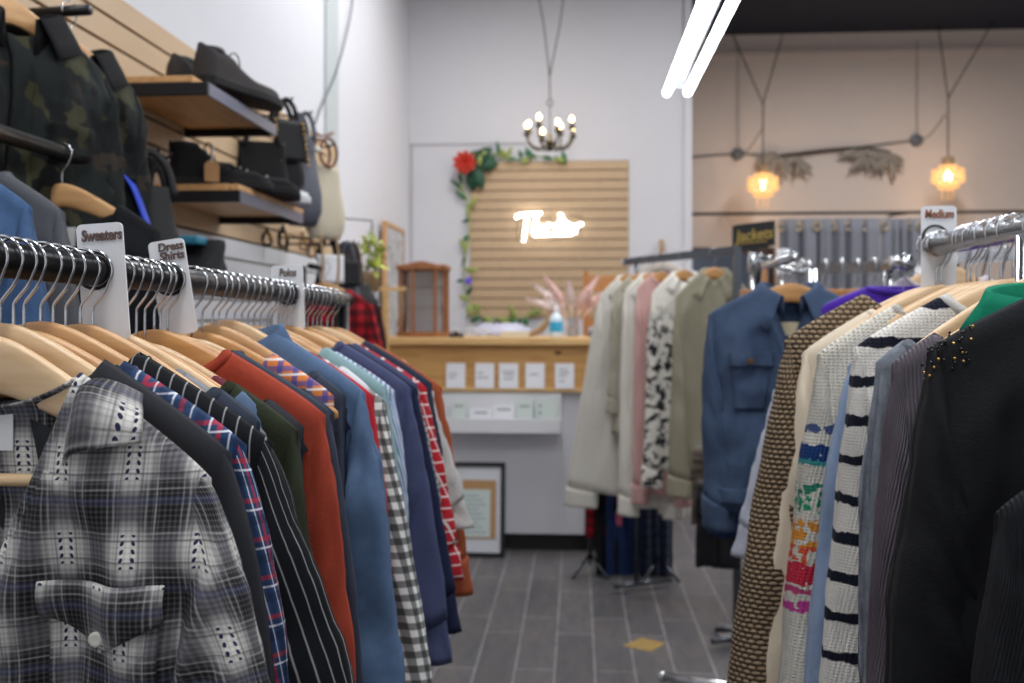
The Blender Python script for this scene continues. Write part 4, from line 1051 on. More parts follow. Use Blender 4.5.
# framed notice leaning on the counter
fx0, fx1 = P(447, 560, YC - .1).x, P(505, 560, YC - .1).x; fh = P(500, 472, YC - .05).z
fm = thing('framed_notice', 'black framed notice leaning on the counter front, standing on the floor', 'picture frame', ((fx0 + fx1) / 2, YC - .14, .002), 0, rot=(radians(-7), 0, 0))
fw = fx1 - fx0; fh = fh + .06
for nm, c, d in (('frame', (-fw / 2 + .012, 0, fh / 2), (.024, .022, fh)), ('frame', (fw / 2 - .012, 0, fh / 2), (.024, .022, fh)), ('frame', (0, 0, fh - .012), (fw - .048, .022, .024)), ('frame', (0, 0, .012), (fw - .048, .022, .024))):
    MB().box(c, d).build('frame_side', m_black, fm, smooth=False, bevel=.001)
MB().box((0, .004, fh / 2), (fw - .04, .008, fh - .04)).build('white_mat', mat('picture mat', (206, 208, 214), .7), fm, smooth=False)
MB().box((.02, -.002, fh * .5), (fw * .58, .004, fh * .62)).build('kraft_backing', m_kraft, fm, smooth=False)
MB().box((-.0, -.005, fh * .46), (fw * .5, .004, fh * .5)).build('printed_sheet', mat('pale green paper', (196, 208, 204), .7), fm, smooth=False)
mb = MB()
for k in range(9): mb.box((-.0 - .01 * (k % 3), -.0075, fh * (.26 + .048 * k)), (fw * .36 - .02 * (k % 3), .001, .006))
mb.build('printed_lines', m_print, fm, smooth=False)

# ---- curio cabinet
cx = P(423, 300, 5.55); ch = P(423, 258, 5.55).z - CT; cw = P(447, 300, 5.55).x - P(399, 300, 5.55).x
cu = thing('curio_cabinet', 'small oak and glass curio cabinet standing on the counter', 'cabinet', (cx.x, 5.55, CT))
hw = cw / 2; pos = [(-hw + .012, .1), (hw - .012, .1), (-hw + .012, -.035), (hw - .012, -.035), (-hw * .3, -.1), (hw * .62, -.1)]
foot = [(-hw, .115), (hw, .115), (hw, -.04), (hw * .66, -.115), (-hw * .34, -.115), (-hw, -.04)]
MB().prism([(x * 1.06, y * 1.06, 0) for x, y in foot], (0, 0, .028)).build('base', m_oak, cu, smooth=False, bevel=.004)
MB().prism([(x * 1.06, y * 1.06, ch * .84) for x, y in foot], (0, 0, .03)).build('cornice', m_oak, cu, smooth=False, bevel=.004)
arch = [(-hw, -.09, ch * .86)] + [(lerp(-hw, hw, k / 16), -.09, ch * .905 + ch * .045 * (.5 - .5 * cos(2 * pi * k / 16)) ** 1.5) for k in range(17)] + [(hw, -.09, ch * .86)]
MB().prism(arch, (0, .02, 0)).build('crest', m_oak, cu, smooth=False, bevel=.002)
for x, y in pos: MB().box((x, y, ch * .43), (.02, .02, ch * .82)).build('stile', m_oak, cu, smooth=False, bevel=.003)
MB().box((0, .112, ch * .43), (cw - .02, .006, ch * .82)).build('pale_back_panel', m_pale_reflect, cu, smooth=False)
for a, b_ in ((4, 5), (2, 4), (5, 3)):
    (xa, ya_), (xb, yb_) = pos[a], pos[b_]
    MB().prism([(xa, ya_, .03), (xb, yb_, .03), (xb, yb_, ch * .84), (xa, ya_, ch * .84)], (0, .002, 0)).build('glass_pane', m_glass, cu, smooth=False)
for z in (.36, .62): MB().prism([(x * .92, y * .92, ch * z) for x, y in foot], (0, 0, .006)).build('glass_shelf', m_glass, cu, smooth=False)
# ---- wooden T stand, plant, leaning mosaic panel, white tag
q = P(386, 340, 5.0); ts = thing('jewelry_stand', 'light wooden T-shaped stand left of the cabinet', 'stand', (q.x, 5.0, 0))
zt = P(386, 289, 5.0).z
MB().box((0, 0, zt / 2), (.028, .028, zt)).build('post', m_pinet, ts, smooth=False, bevel=.002)
MB().box((-.0, 0, zt), (.22, .03, .02)).build('crossbar', m_pinet, ts, smooth=False, bevel=.002)
MB().box((0, 0, 1.06), (.24, .12, .02)).build('tray', m_pinet, ts, smooth=False, bevel=.002)
MB().box((0, 0, .015), (.3, .24, .03)).build('base', m_pinet, ts, smooth=False, bevel=.002)
for dx in (-.09, .07, .09): MB().tube(catmull([(dx, -.016, zt), (dx + .01, -.02, zt - .1), (dx - .005, -.018, zt - .2)], 4), .004, 6).build('necklace', m_brown if dx < 0 else m_tan, ts)
q = P(374, 303, 4.7); tg = thing('paper_tag', 'white paper tag hanging from the wooden stand arm', 'tag', q)
MB().prism([(x * 1, 0, z - .05) for x, _, z in rounded_rect(.06, .1, .004)], (0, .002, 0)).build('card', m_paper, tg, smooth=False)
MB().tube(catmull([(0, 0, -.004), (.005, 0, .08), (.0, 0, .2)], 4), .003, 6).build('string', m_lace, tg)
q = PX(385, 285, WL + .12); mo = thing('mosaic_panel', 'tall grey mosaic panel standing against the left wall', 'panel', (WL + .03, 5.95, 1.0), 0)
t = NT('mosaic'); v = t.n('ShaderNodeTexVoronoi'); v.inputs['Scale'].default_value = 26; t.t.links.new(t.obj(), v.inputs['Vector'])
t.col(t.mix(t.math('MULTIPLY', t.noise(t.obj(), 30, 3), 1.0), lin((96, 102, 108)), v.outputs[1])); hs = t.n('ShaderNodeHueSaturation'); hs.inputs['Saturation'].default_value = .12
t.t.links.new(t.b.inputs['Base Color'].links[0].from_socket, hs.inputs['Color']); t.col(hs.outputs[0]); t.b.inputs['Roughness'].default_value = .3
mh = P(390, 222, 5.9).z - 1.0
MB().box((.012, .33, mh / 2), (.02, .58, mh)).build('mosaic_face', t.m, mo, smooth=False)
for yy in (.02, .64): MB().box((.012, yy, mh / 2), (.03, .018, mh + .03)).build('frame_side', m_shelf, mo, smooth=False, bevel=.002)
MB().box((.012, .33, mh), (.03, .6, .03)).build('frame_side', m_shelf, mo, smooth=False, bevel=.002)
MB().box((.012, .33, 0), (.03, .6, .03)).build('frame_side', m_shelf, mo, smooth=False, bevel=.002)
mt_ = thing('side_table', 'narrow wooden stand in the left corner that carries the mosaic panel', 'table', (WL + .14, 6.26, 0))
MB().box((0, 0, .97), (.24, .8, .03)).build('tabletop', m_pinet, mt_, smooth=False, bevel=.003)
for sx in (-.1, .1):
    for sy in (-.37, .37): MB().box((sx, sy, .478), (.03, .03, .955)).build('leg', m_pinet, mt_, smooth=False, bevel=.002)
# leaves helper
def leaf_mb(mb, p, d, up, L, w, curl=.25):
    d = Vector(d).normalized(); up = Vector(up); s_ = d.cross(up)
    s_ = s_.normalized() if s_.length > 1e-4 else d.orthogonal().normalized(); n = s_.cross(d); rows = []
    for i in range(7):
        t = i / 6; ww = w * (sin(pi * min(1, t * .92 + .06)) ** .8); c = Vector(p) + d * (L * t) - n * (curl * L * t * t)
        rows.append([c - s_ * ww + n * ww * .25, c, c + s_ * ww + n * ww * .25])
    mb.grid(rows)
def greens(name, c, var=.3):
    return mat(name, c, .5, var=var, vscale=12)
m_lime = greens('lime leaves', (206, 216, 110)); m_leaf = greens('green leaves', (44, 104, 58)); m_dleaf = greens('dark green leaves', (20, 74, 50)); m_yleaf = greens('yellow green leaves', (150, 164, 84))
pq = P(372, 268, 4.65); pl = thing('potted_plant', 'lime green leafy plant hanging on the left wall', 'plant', pq)
mb = MB(); mb2 = MB()
for k in range(34):
    a = RND.uniform(0, 2 * pi); e = RND.uniform(-.3, 1.2); d = Vector((cos(a) * cos(e), sin(a) * cos(e), sin(e))); pp = Vector((RND.uniform(-.03, .03), RND.uniform(-.03, .03), RND.uniform(-.02, .15)))
    leaf_mb(mb if k % 4 else mb2, pp, d, (0, 0, 1), RND.uniform(.06, .1), RND.uniform(.014, .024))
mb.build('foliage', m_lime, pl, solid=.0008); mb2.build('yellow_leaves', m_yleaf, pl, solid=.0008)
MB().lathe([(.001, -.12), (.032, -.12), (.042, -.03), (.046, -.02), (.04, -.022), (.001, -.03)], n=20).build('pot', m_tan, pl)
mb = MB()
for a in (0, 2.1, 4.2): mb.tube([(.04 * cos(a), .04 * sin(a), -.025), (-.0, .0, .24)], .002, 5)
mb.tube([(0, 0, .24), (WL - pq.x + .01, 0, .26)], .004, 6); mb.build('hanger_cord', m_lace, pl)

# ---- slatwall with the neon sign
xa, xb = P(470, 240, YF).x, P(628.5, 240, YF).x; z0, z1 = P(550, 318, YF).z, P(550, 161, YF).z
slatwall('slatwall', 'square wood-tone slatwall panel on the far wall behind the white sign', m_slat, m_groove, (xa, YF, z0), (xb, 0, z1), 'y')
m_neon = emit('white neon', (255, 255, 255), 9)
ns = thing('neon_sign', 'glowing white script sign on the far slatwall panel', 'sign', P(514, 238, YF - .05))
S_ = 66 / 131 * .0762 / .0762
def stroke(pts): return catmull([(x * .0074, -.012, y * .0068) for x, y in pts], 5)
LET = [[(2, 22), (5, 25), (14, 26), (28, 27)], [(14, 26), (12, 12), (10, -4)],
       [(24, 25), (21, 12), (20, 5)], [(20, 10), (24, 14), (26, 11), (26, 5)],
       [(28, 13), (28, 6), (31, 5)], [(32, 13), (32, 5)], [(32, 10), (35, 14), (38, 13)],
       [(46, 25), (49, 24), (46, 16), (42, 4)], [(40, 13), (49, 15)],
       [(52, 20), (50, 6), (53, 5), (55, 7)], [(48, 14), (56, 15)],
       [(55, 9), (60, 11), (58, 14), (55, 10), (58, 5), (62, 7)], [(63, 14), (63, 5)], [(63, 10), (66, 14), (70, 15)], [(20, 3), (40, 3.5), (60, 4)]]
for st in LET: MB().tube(stroke(st), .0108, 8).build('neon_tube', m_neon, ns)
MB().box((.27, .016, .08), (.5, .006, .2)).build('acrylic_back', m_glass, ns, smooth=False)
# ---- flower garland round the panel
ga = thing('flower_garland', 'leafy vine garland with a red flower round the far slatwall', 'garland', P(466, 165, YF - .04))
go = P(466, 165, YF - .04)
vine = [(566, 164), (548, 157), (530, 158), (510, 160), (497, 155), (480, 152), (466, 160), (462, 185), (467, 200), (470, 225), (466, 250), (464, 275), (468, 300), (480, 316), (500, 318), (520, 318), (545, 312)]
vp = catmull([P(x, y, YF - .045 - .02 * (i % 2)) - go for i, (x, y) in enumerate(vine)], 5)
MB().tube(vp, .006, 6).build('vine', m_yleaf, ga)
mb = MB(); mb2 = MB(); mb3 = MB()
for i, p in enumerate(vp):
    for k in range(1 if RND.random() < .72 else 0):
        a = RND.uniform(0, 2 * pi); d = Vector((cos(a), -.35, sin(a))); leaf_mb((mb, mb2, mb3)[RND.randrange(3)], p, d, (0, -1, 0), RND.uniform(.06, .12), RND.uniform(.013, .022))
for k, (x, y, L_, w) in enumerate(((482, 156, .16, .05), (490, 165, .15, .055), (474, 176, .17, .055), (470, 185, .15, .05))):
    p = P(472, 165, YF - .06) - go; d = P(x, y, YF - .08) - P(470, 167, YF - .06); leaf_mb(mb3, p + d * .3, d, (0, -1, 0), L_, w)
mb.build('green_leaves', m_leaf, ga, solid=.0008); mb2.build('yellow_leaves', m_yleaf, ga, solid=.0008); mb3.build('dark_leaves', m_dleaf, ga, solid=.0008)
m_flower = mat('red petals', (206, 62, 46), .6, var=.2, vscale=20); fl_ = MB(); fc = P(465, 163, YF - .1) - go
for ring_, n_, L_ in ((0, 9, .1), (1, 8, .085), (2, 6, .06)):
    for k in range(n_):
        a = 2 * pi * k / n_ + ring_ * .4; leaf_mb(fl_, fc, (cos(a), -.25 - .35 * ring_, sin(a)), (0, -1, 0), L_, .03, -.2)
fl_.build('red_flower', m_flower, ga, solid=.001)
fb_ = MB(); p = P(468, 281, YF - .06) - go
for k in range(6): a = k * pi / 3; leaf_mb(fb_, p, (cos(a), -.3, sin(a)), (0, -1, 0), .03, .014)
fb_.build('violet_flower', mat('violet petals', (110, 90, 220), .6), ga, solid=.001)

# ---- pampas grass, bottle, chair back and clutter on the counter
m_pamp = mat('pink pampas', (250, 220, 214), .9, var=.12, vscale=30); m_pampl = mat('pale pampas', (244, 230, 226), .9, var=.1)
vq = P(573, 336, 5.6); vz = thing('pampas_vase', 'clear vase of pink pampas grass on the counter', 'vase', (vq.x, 5.6, CT))
MB().lathe([(.001, 0), (.034, 0), (.036, .05), (.03, .1), (.034, .11), (.03, .108), (.026, .1), (.03, .05), (.028, .006), (.001, .006)], n=20, cap=False).build('vase', m_glass, vz)
for i, (x, y, m) in enumerate(((527, 300, m_pampl), (534, 286, m_pampl), (545, 278, m_pamp), (569, 284, m_pampl), (597, 279, m_pamp), (612, 290, m_pamp), (590, 292, m_pamp))):
    tip = P(x, y, 5.6 + RND.uniform(-.1, .12)) - Vector((vq.x, 5.6, CT)); base = Vector((0, 0, .02)); mid = base.lerp(tip, .55) + Vector((0, 0, .05))
    path = catmull([base, base.lerp(mid, .5), mid, tip], 8); mb = MB(); n_ = len(path)
    mb.tube(path, lambda q_: .003 if q_ < .4 else .004 + .016 * sin(pi * min(1, (q_ - .4) / .6) ** .7), 9)
    for k in range(int(n_ * .45), n_):
        f = (k - n_ * .45) / (n_ * .55); rr = .04 * (1 - f * .75)
        dr = (path[min(n_ - 1, k + 1)] - path[k - 1]).normalized()
        for q_ in range(26):
            a = RND.uniform(0, 2 * pi); o1 = dr.orthogonal().normalized(); o2 = dr.cross(o1); d = dr * 1.4 + (o1 * cos(a) + o2 * sin(a)); leaf_mb(mb, path[k], d, o1, rr * 1.5, .005)
    mb.build('plume', m, vz)
bq = P(556, 337, 5.42); bo = thing('spray_bottle', 'small clear and blue sanitizer bottle on the counter', 'bottle', (bq.x, 5.42, CT))
m_clear = mat('clear plastic', (206, 220, 230), .2); m_bl = mat('blue label', (54, 164, 206), .5)
MB().lathe([(.001, 0), (.036, 0), (.038, .01), (.038, .1), (.03, .125), (.013, .135), (.013, .15), (.001, .15)], n=24).build('bottle_body', m_clear, bo)
MB().lathe([(.0388, .03), (.0392, .032), (.0392, .088), (.0388, .09)], n=24, cap=False).build('label_band', m_bl, bo)
mb = MB(); mb.lathe([(.001, .15), (.014, .15), (.014, .168), (.006, .17), (.006, .19), (.001, .19)], n=16); mb.box((-.012, 0, .193), (.05, .016, .012)); mb.build('pump', m_trimw, bo)
sq_ = P(612, 338, 5.95); wc = thing('wooden_screen', 'carved wooden chair back behind the counter by the jackets', 'chair', (sq_.x, 6.0, 0))
m_orange = wood('orange wood', (164, 106, 58), (190, 132, 80), 'z', 5, .5)
zt = P(600, 271, 6.0).z
for dx in (-.165, .165): MB().box((dx, 0, zt / 2), (.036, .036, zt)).build('post', m_orange, wc, smooth=False, bevel=.004)
MB().box((0, 0, zt - .08), (.3, .022, .1)).build('top_rail', m_orange, wc, smooth=False, bevel=.004)
MB().box((0, 0, zt - .33), (.3, .022, .05)).build('lower_rail', m_orange, wc, smooth=False, bevel=.004)
mb = MB()
for k in range(10):
    a = 2 * pi * k / 10; mb.tube([((.06 + .035 * sin(q_)) * cos(a + q_ * .2), 0, zt - .21 + (.05 + .025 * sin(q_)) * sin(a + q_ * .2)) for q_ in [2 * pi * i / 10 for i in range(10)]], .009, 6, closed=True)
mb.build('carved_splat', m_orange, wc)
MB().box((0, .2, .45), (.36, .4, .03)).build('seat', m_orange, wc, smooth=False, bevel=.004)
for dx in (-.16, .16): MB().box((dx, .38, .22), (.036, .036, .44)).build('leg', m_orange, wc, smooth=False)
# clutter
def sheaf(name, label, cat, px0, px1, py, Y, h, d, m, rz=0):
    a, b_ = P(px0, 337, Y), P(px1, 337, Y); t = thing(name, label, cat, ((a.x + b_.x) / 2, Y, CT), rz)
    rows = []
    w = b_.x - a.x
    for i in range(7):
        s = i / 6; rows.append([(w * (.5 * math.copysign(abs(cos(q_)) ** .5, cos(q_))) * (1 - .5 * s ** 2) + .01 * nz(s * 5, q_, px0), d / 2 * sin(q_) * (1 - .5 * s ** 2), h * s * (1 + .2 * nz(q_ * 2, px0))) for q_ in [2 * pi * k / 16 for k in range(16)]])
    MB().grid(rows, True, cap=True).build('pile', m, t); return t
t = sheaf('cloth_pile', 'small dark pile at the left of the counter top', 'cloth', 449, 464, 337, 5.4, .035, .1, m_nylon)
MB().tube(catmull([(-.02, -.05, .02), (.0, -.055, .05), (.03, -.05, .02)], 5), .005, 6).build('strap', m_shw, t)
t = thing('glasses_case', 'pair of white framed sunglasses on the counter', 'glasses', (P(478, 337, 5.4).x, 5.4, CT))
for dx in (-.035, .035): MB().tube([(dx + .027 * cos(a), 0, .03 + .022 * sin(a)) for a in [2 * pi * k / 20 for k in range(20)]], .005, 6, closed=True).build('lens_frame', m_shw, t)
MB().tube([(-.008, 0, .034), (.008, 0, .034)], .004, 6).build('bridge', m_shw, t)
for dx in (-.062, .062): MB().tube([(dx, 0, .035), (dx, .1, .03), (dx * .9, .13, .012)], .004, 6).build('temple', m_shw, t)
t = sheaf('plastic_bag', 'crumpled pale lilac plastic bag on the back of the counter', 'bag', 468, 535, 337, 5.8, .075, .2, mat('lilac film', (186, 186, 204), .35))
MB().tube(catmull([(-.05, -.03, .06), (-.03, -.03, .1), (.0, -.03, .07)], 5), .006, 6).build('knot', m_nylon, t)
t = thing('book', 'cream book lying on the counter by the bottle', 'book', (P(515, 337, 5.42).x, 5.42, CT), radians(4))
MB().box((0, 0, .016), (.16, .12, .026)).build('pages', mat('cream pages', (222, 214, 190), .8), t, smooth=False, bevel=.002)
MB().box((0, 0, .03), (.166, .126, .004)).build('cover', mat('cream cover', (206, 194, 160), .6), t, smooth=False)
MB().box((0, 0, .0018), (.166, .126, .0036)).build('cover', mat('cream cover', (206, 194, 160), .6), t, smooth=False)
t = thing('wicker_scoop', 'tan leaning scoop left of the bottle on the counter', 'basket', (P(540, 337, 5.55).x, 5.55, CT), 0)
MB().tube(catmull([(-.07, 0, .012), (-.0, 0, .04), (.06, 0, .11)], 6), lambda q_: .012 + .01 * sin(pi * q_), 10).build('handle', m_tan, t)
MB().lathe([(.001, 0), (.03, .0), (.036, .02), (.03, .02), (.001, .006)], (-.08, 0, .0), 18).build('bowl', m_tan, t)
t = sheaf('cloth_pile', 'blue grey cloth pile under the chair back on the counter', 'cloth', 588, 625, 337, 5.6, .06, .15, fabric('blue grey cloth', (96, 102, 124), 'fuzzy'))
MB().tube(catmull([(-.06, -.06, .03), (0, -.075, .05), (.06, -.06, .03)], 5), .008, 6).build('hem_fold', MATS['white trim'], t)

# ---- chandelier
m_bronze = mat('dark bronze', (66, 60, 44), .4, .7)
m_bulb = emit('warm bulb', (255, 206, 140), 16)
hq = P(550, 144, 6.2); chd = thing('chandelier', 'bronze chandelier with glowing candle bulbs hanging before the far wall', 'chandelier', hq)
k_ = 1 / 150
MB().lathe([(.001, -.05), (.014, -.045), (.02, -.03), (.014, -.01), (.03, .0), (.034, .012), (.014, .03), (.012, .06), (.006, .075), (.001, .075)], n=18).build('hub', m_bronze, chd)
zt_ = 0.075
MB().tube([(0, 0, .07), (0, 0, .26)], .0035, 6).build('stem', m_bronze, chd)
MB().tube([(.018 * cos(a), 0, .275 + .02 * sin(a)) for a in [2 * pi * q_ / 20 for q_ in range(20)]], .004, 6, closed=True).build('ring', m_bronze, chd)
MB().tube([(0, 0, .295), (-.002, 0, .45)], .004, 6).build('cord', m_bronze, chd)
sp_ = Vector((-.003, 0, .45))
for tgt in ((536, -20), (566, -20)):
    e_ = P(tgt[0], tgt[1], 6.2) - hq; MB().tube([sp_, sp_.lerp(e_, .5) + Vector((.01, 0, 0)), e_, e_ + (e_ - sp_).normalized() * 1.2], .004, 6).build('cord', m_bronze, chd)
for k in range(8):
    a = 2 * pi * k / 8 + .35; r_ = .16; hi = .035 * (k % 2)
    d = Vector((cos(a), sin(a), 0)); arm = MB()
    arm.tube(catmull([d * .012 + Vector((0, 0, .0)), d * .06 + Vector((0, 0, -.03)), d * .12 + Vector((0, 0, -.02)), d * r_ + Vector((0, 0, .03)), d * r_ + Vector((0, 0, .055 + hi))], 6), .007, 7)
    ao = arm.build('arm', m_bronze, chd)
    z_ = .055 + hi; MB().lathe([(.001, -.012), (.022, -.004), (.026, .009), (.014, .01), (.013, .04), (.001, .04)], (d.x * r_, d.y * r_, z_), 14).build('candle_cup', m_bronze, ao)
    MB().lathe([(.001, .04), (.008, .042), (.013, .054), (.0135, .06), (.01, .07), (.004, .08), (.0005, .083)], (d.x * r_, d.y * r_, z_), 14).build('bulb', m_bulb, ao)
bulb_light(hq + Vector((0, -.0, .12)), 5, (1, .78, .56), r=.12)
# ------------------------------------------------------------------ jacket rack in the middle
m_sq = mat('black square steel', (88, 92, 98), .25, .9)
A_ = P(625, 262, 4.72); B_ = P(737, 250, 3.87)
jr = thing('jacket_rack', 'black square-tube rack of jackets beside the counter', 'clothes rack', (0, 0, 0))
dv = (B_ - A_); dv.z = 0; dirn = dv.normalized(); prp = Vector((-dirn.y, dirn.x, 0))   # prp points to +x +y
ang = math.atan2(prp.y, prp.x)
MB().tube([A_, B_], 0, 4, sq=(.012, .017)).build('top_rail', m_sq, jr, smooth=False)
MB().tube([B_ + Vector((0, 0, .016)), Vector((B_.x, B_.y, .05))], 0, 4, sq=(.015, .015)).build('post', m_sq, jr, smooth=False)
mid_ = A_.lerp(B_, .12); 
MB().tube([Vector((mid_.x, mid_.y, A_.z - .01)) , Vector((mid_.x, mid_.y, .05))], .01, 8).build('post', m_sq, jr)
for q in (B_, mid_): MB().tube([Vector((q.x, q.y, .035)) - prp * .12, Vector((q.x, q.y, .035)) + prp * .2], .013, 8).build('foot', m_sq, jr)
MB().tube([Vector((mid_.x, mid_.y, .72)), Vector((B_.x, B_.y, .72))], .01, 8).build('cross_bar', m_sq, jr)
MB().ball(A_, .02).build('end_cap', m_chrome, jr)
f_creamj = fabric('cream cotton', (206, 202, 192), 'twill', var=.05)
f_whitej = fabric('ivory cotton', (214, 210, 200), 'weave', var=.05)
f_pinkj = fabric('dusty pink cotton', (198, 158, 152), 'weave')
def floral(t, u, v, base):
    n = t.noise(t.uv()[2], 24, 3, .6); low = t.rng(v, -.12, -.3)
    return t.mix(t.math('MULTIPLY', t.math('GREATER_THAN', n, .52), low), base, lin((44, 44, 48)))
f_floral = fabric('ivory with black floral print', (216, 212, 202), 'weave', pattern=floral)
f_khaki = fabric('khaki cotton', (142, 136, 116), 'twill')
f_stone = fabric('stone cotton', (166, 160, 144), 'twill')
m_hangj = wood('hanger wood amber', (190, 134, 70), (212, 160, 96), 'x', 5, .4)
JN = [('coat', 'cream cotton coat with raised collar, first on the jacket rack', f_creamj, 'cream coat', .03, dict(L=1.1, slen=1.08, out=.19, half=.145, w1=.17, flare=.12, wb=.17, mid=.04), 'coat'),
      ('jacket', 'stone grey jacket squeezed behind the cream coat', f_stone, 'stone jacket', .15, dict(L=.8, slen=.6, out=.03, half=.13, wb=.14), 'shirt'),
      ('jacket', 'ivory jacket with turned-up collar, second light one on the rack', f_whitej, 'ivory jacket', .27, dict(L=1.12, slen=1.08, out=.03, half=.13, w1=.1, wb=.14), 'coat'),
      ('cardigan', 'dusty pink cardigan on an amber hanger between the ivory jackets', f_pinkj, 'dusty pink cardigan', .37, dict(L=1.04, slen=1.02, out=.02, half=.115, w1=.07, wb=.13), 'crew'),
      ('jacket', 'ivory jacket with a black floral print', f_floral, 'floral print jacket', .58, dict(L=.9, slen=.88, out=.045, half=.145, w1=.09, wb=.17), 'shirt'),
      ('jacket', 'khaki field jacket with a standing collar, nearest on the jacket rack', f_khaki, 'khaki jacket', .83, dict(L=.92, slen=.86, out=.03, half=.165, w1=.1, wb=.18), 'coat')]
for nm, lab, m, sh, tt, kk, nk in JN:
    q = A_.lerp(B_, tt); k = dict(wb=.22, mid=.015, thick=.03, ry=.034, seed=tt * 21, slope=1.0, dip=.01, neck=.045, vd=.05, wrk=.01); k.update(kk)
    jrz = radians(-20) + tt * .2
    garment(nm, lab, 'jacket' if nm != 'cardigan' else 'cardigan', (q.x, q.y, q.z - .062), jrz, G(**k), m, nk, 'band')
    hanger((q.x, q.y, q.z), jrz, 'amber wooden hanger holding the ' + sh, round(kk['half'] - .02, 3), 1, False, 'hangers on the jacket rack', 1.0, .017)
# low pants rack below
p1, p2 = P(590, 572, 4.93), P(659, 570, 4.9)
p1.z = p2.z = 0
lr = thing('low_rack', 'low dark rack of trousers under the light jackets', 'clothes rack', (0, 0, 0))
zl_ = .62
MB().tube([(p1.x, p1.y, zl_), (p2.x, p2.y, zl_)], .011, 8).build('rail', m_sq, lr)
for p in (p1, p2):
    MB().tube([(p.x, p.y, .05), (p.x, p.y, zl_)], .009, 8).build('post', m_sq, lr)
    for dx, dy in ((-.09, -.14), (.09, -.14), (0, .16)): MB().tube([(p.x, p.y, .1), (p.x + dx, p.y + dy, .008)], .008, 7).build('leg', m_sq, lr)
MB().tube([(p1.x, p1.y, .12), (p2.x, p2.y, .12)], .008, 7).build('cross_bar', m_sq, lr)
def cloth(name, label, cat, loc, rz, w, L, m, d=.03, seed=1, flare=.1, split=False):
    t = thing(name, label, cat, loc, rz)
    def leg(x0, ww, z0, z1):
        rows = []; uvs = []
        for i in range(19):
            s = i / 18; r = []; q = []
            for k in range(28):
                a = 2 * pi * k / 28; x = x0 + ww / 2 * math.copysign(abs(cos(a)) ** .6, cos(a)) * (1 + flare * s); z = lerp(z0, z1, s)
                y = d * math.copysign(abs(sin(a)) ** .7, sin(a)) * (.5 + .5 * sm(s * 4)) + .014 * sin(x * 60 + seed) * sm(s * 2) + .008 * nz(x * 12, s * 4, seed)
                r.append((x, y, z + .01 * nz(a, seed) * s)); q.append((x if sin(a) < 0 else -x, z))
            r.append(r[0]); q.append(q[0]); rows.append(r); uvs.append(q)
        return MB().grid(rows, uv=uvs)
    if split:
        leg(0, w, 0, -L * .32).build('hip_panel', m, t, solid=.003)
        for s in (-1, 1): leg(s * w * .26, w * .5, -L * .28, -L).build('trouser_leg', m, t, solid=.003)
    else: leg(0, w, 0, -L).build('skirt_panel', m, t, solid=.003)
    wb = MB(); wb.tube([(w / 2 * cos(a), d * .6 * sin(a), 0) for a in [2 * pi * k / 24 for k in range(24)]], 0, 4, closed=True, sq=(.004, .016)); wb.build('waistband', m, t)
    cl = MB()
    cl.tube([(-w * .45, 0, .03), (w * .45, 0, .03)], .004, 6); cl.tube(catmull([(0, 0, .03), (0, 0, .05), (.018, 0, .065), (.0, 0, .085), (-.016, 0, .066)], 4), .002, 6); cl.build('clip_hanger', m_chrome, t)
    return t
f_redtart = fabric('red tartan', (150, 22, 34), pattern=plaid([('u', .05, 0, .022, (24, 14, 20), .6), ('v', .05, 0, .022, (24, 14, 20), .6)]))
f_pinkst = fabric('rose cotton', (190, 92, 116)); f_dkden = fabric('indigo denim', (22, 42, 82), 'twill', var=.4); f_blkden = fabric('black denim', (18, 18, 22), 'twill')
f_nvplaid = fabric('navy tartan flannel', (44, 52, 76), pattern=plaid([('u', .05, 0, .02, (18, 20, 32), .7), ('v', .05, 0, .02, (18, 20, 32), .7), ('u', .05, .02, .004, (150, 154, 170), .6)]))
f_taupe = fabric('taupe cotton', (80, 70, 62), 'twill')
def lerp3(t): return p1.lerp(p2, t)
for tt, nm, lab, m, w, L_, sp in ((.12, 'skirt', 'red tartan skirt at the left of the low rack', f_redtart, .13, .34, False), (.27, 'trousers', 'black denim trousers next to the red tartan skirt', f_blkden, .13, .66, True), (.38, 'skirt', 'rose pink strip of a skirt beside the indigo jeans', f_pinkst, .05, .28, False), (.52, 'jeans', 'indigo denim jeans hanging lowest on the low rack', f_dkden, .2, .7, True), (.97, 'flannel_trousers', 'navy tartan flannel trousers under the pink cardigan', f_nvplaid, .16, .55, True)):
    q = lerp3(tt); cloth(nm, lab, 'clothing', (q.x, q.y - .0, zl_ - .085), radians(8), w, L_, m, .022, tt * 9, split=sp)
# ------------------------------------------------------------------ denim jacket rack
XD, YD = .545, 2.42
m_copper = mat('dull copper', (112, 84, 60), .45, .8)
f_dj2 = fabric('washed blue denim', (58, 74, 98), 'twill', var=.35)
dr = thing('display_rack', 'chrome display rack with a wooden top board behind the denim jacket', 'clothes rack', (0, 0, 0))
a0, a1 = P(742, 292, 2.75), P(856, 291, 2.75)
MB().box(((a0.x + a1.x) / 2, 2.75, a0.z - .005), (a1.x - a0.x, .09, .024)).build('wooden_board', m_orange, dr, bevel=.003, smooth=False)
for x in (a0.x + .06, a1.x - .04):
    MB().tube([(x, 2.75, .05), (x, 2.75, a0.z - .018)], .014, 12).build('post', m_chrome, dr)
for x in (a0.x + .06, a1.x - .04): MB().tube([(x, 2.45, .03), (x, 3.1, .03)], .014, 10).build('foot', m_chrome, dr)
zr = P(790, 283, YD).z + .062
xm_ = P(790, 283, YD).x
MB().tube([(xm_, 2.75, a0.z), (xm_, 2.75, zr), (xm_, YD - .06, zr)], .011, 10).build('arm', m_chrome, dr)
t = thing('denim_jacket', 'washed blue denim jacket with chest pockets hanging frontally in the middle', 'jacket', (xm_, YD, zr - .062), radians(-4))
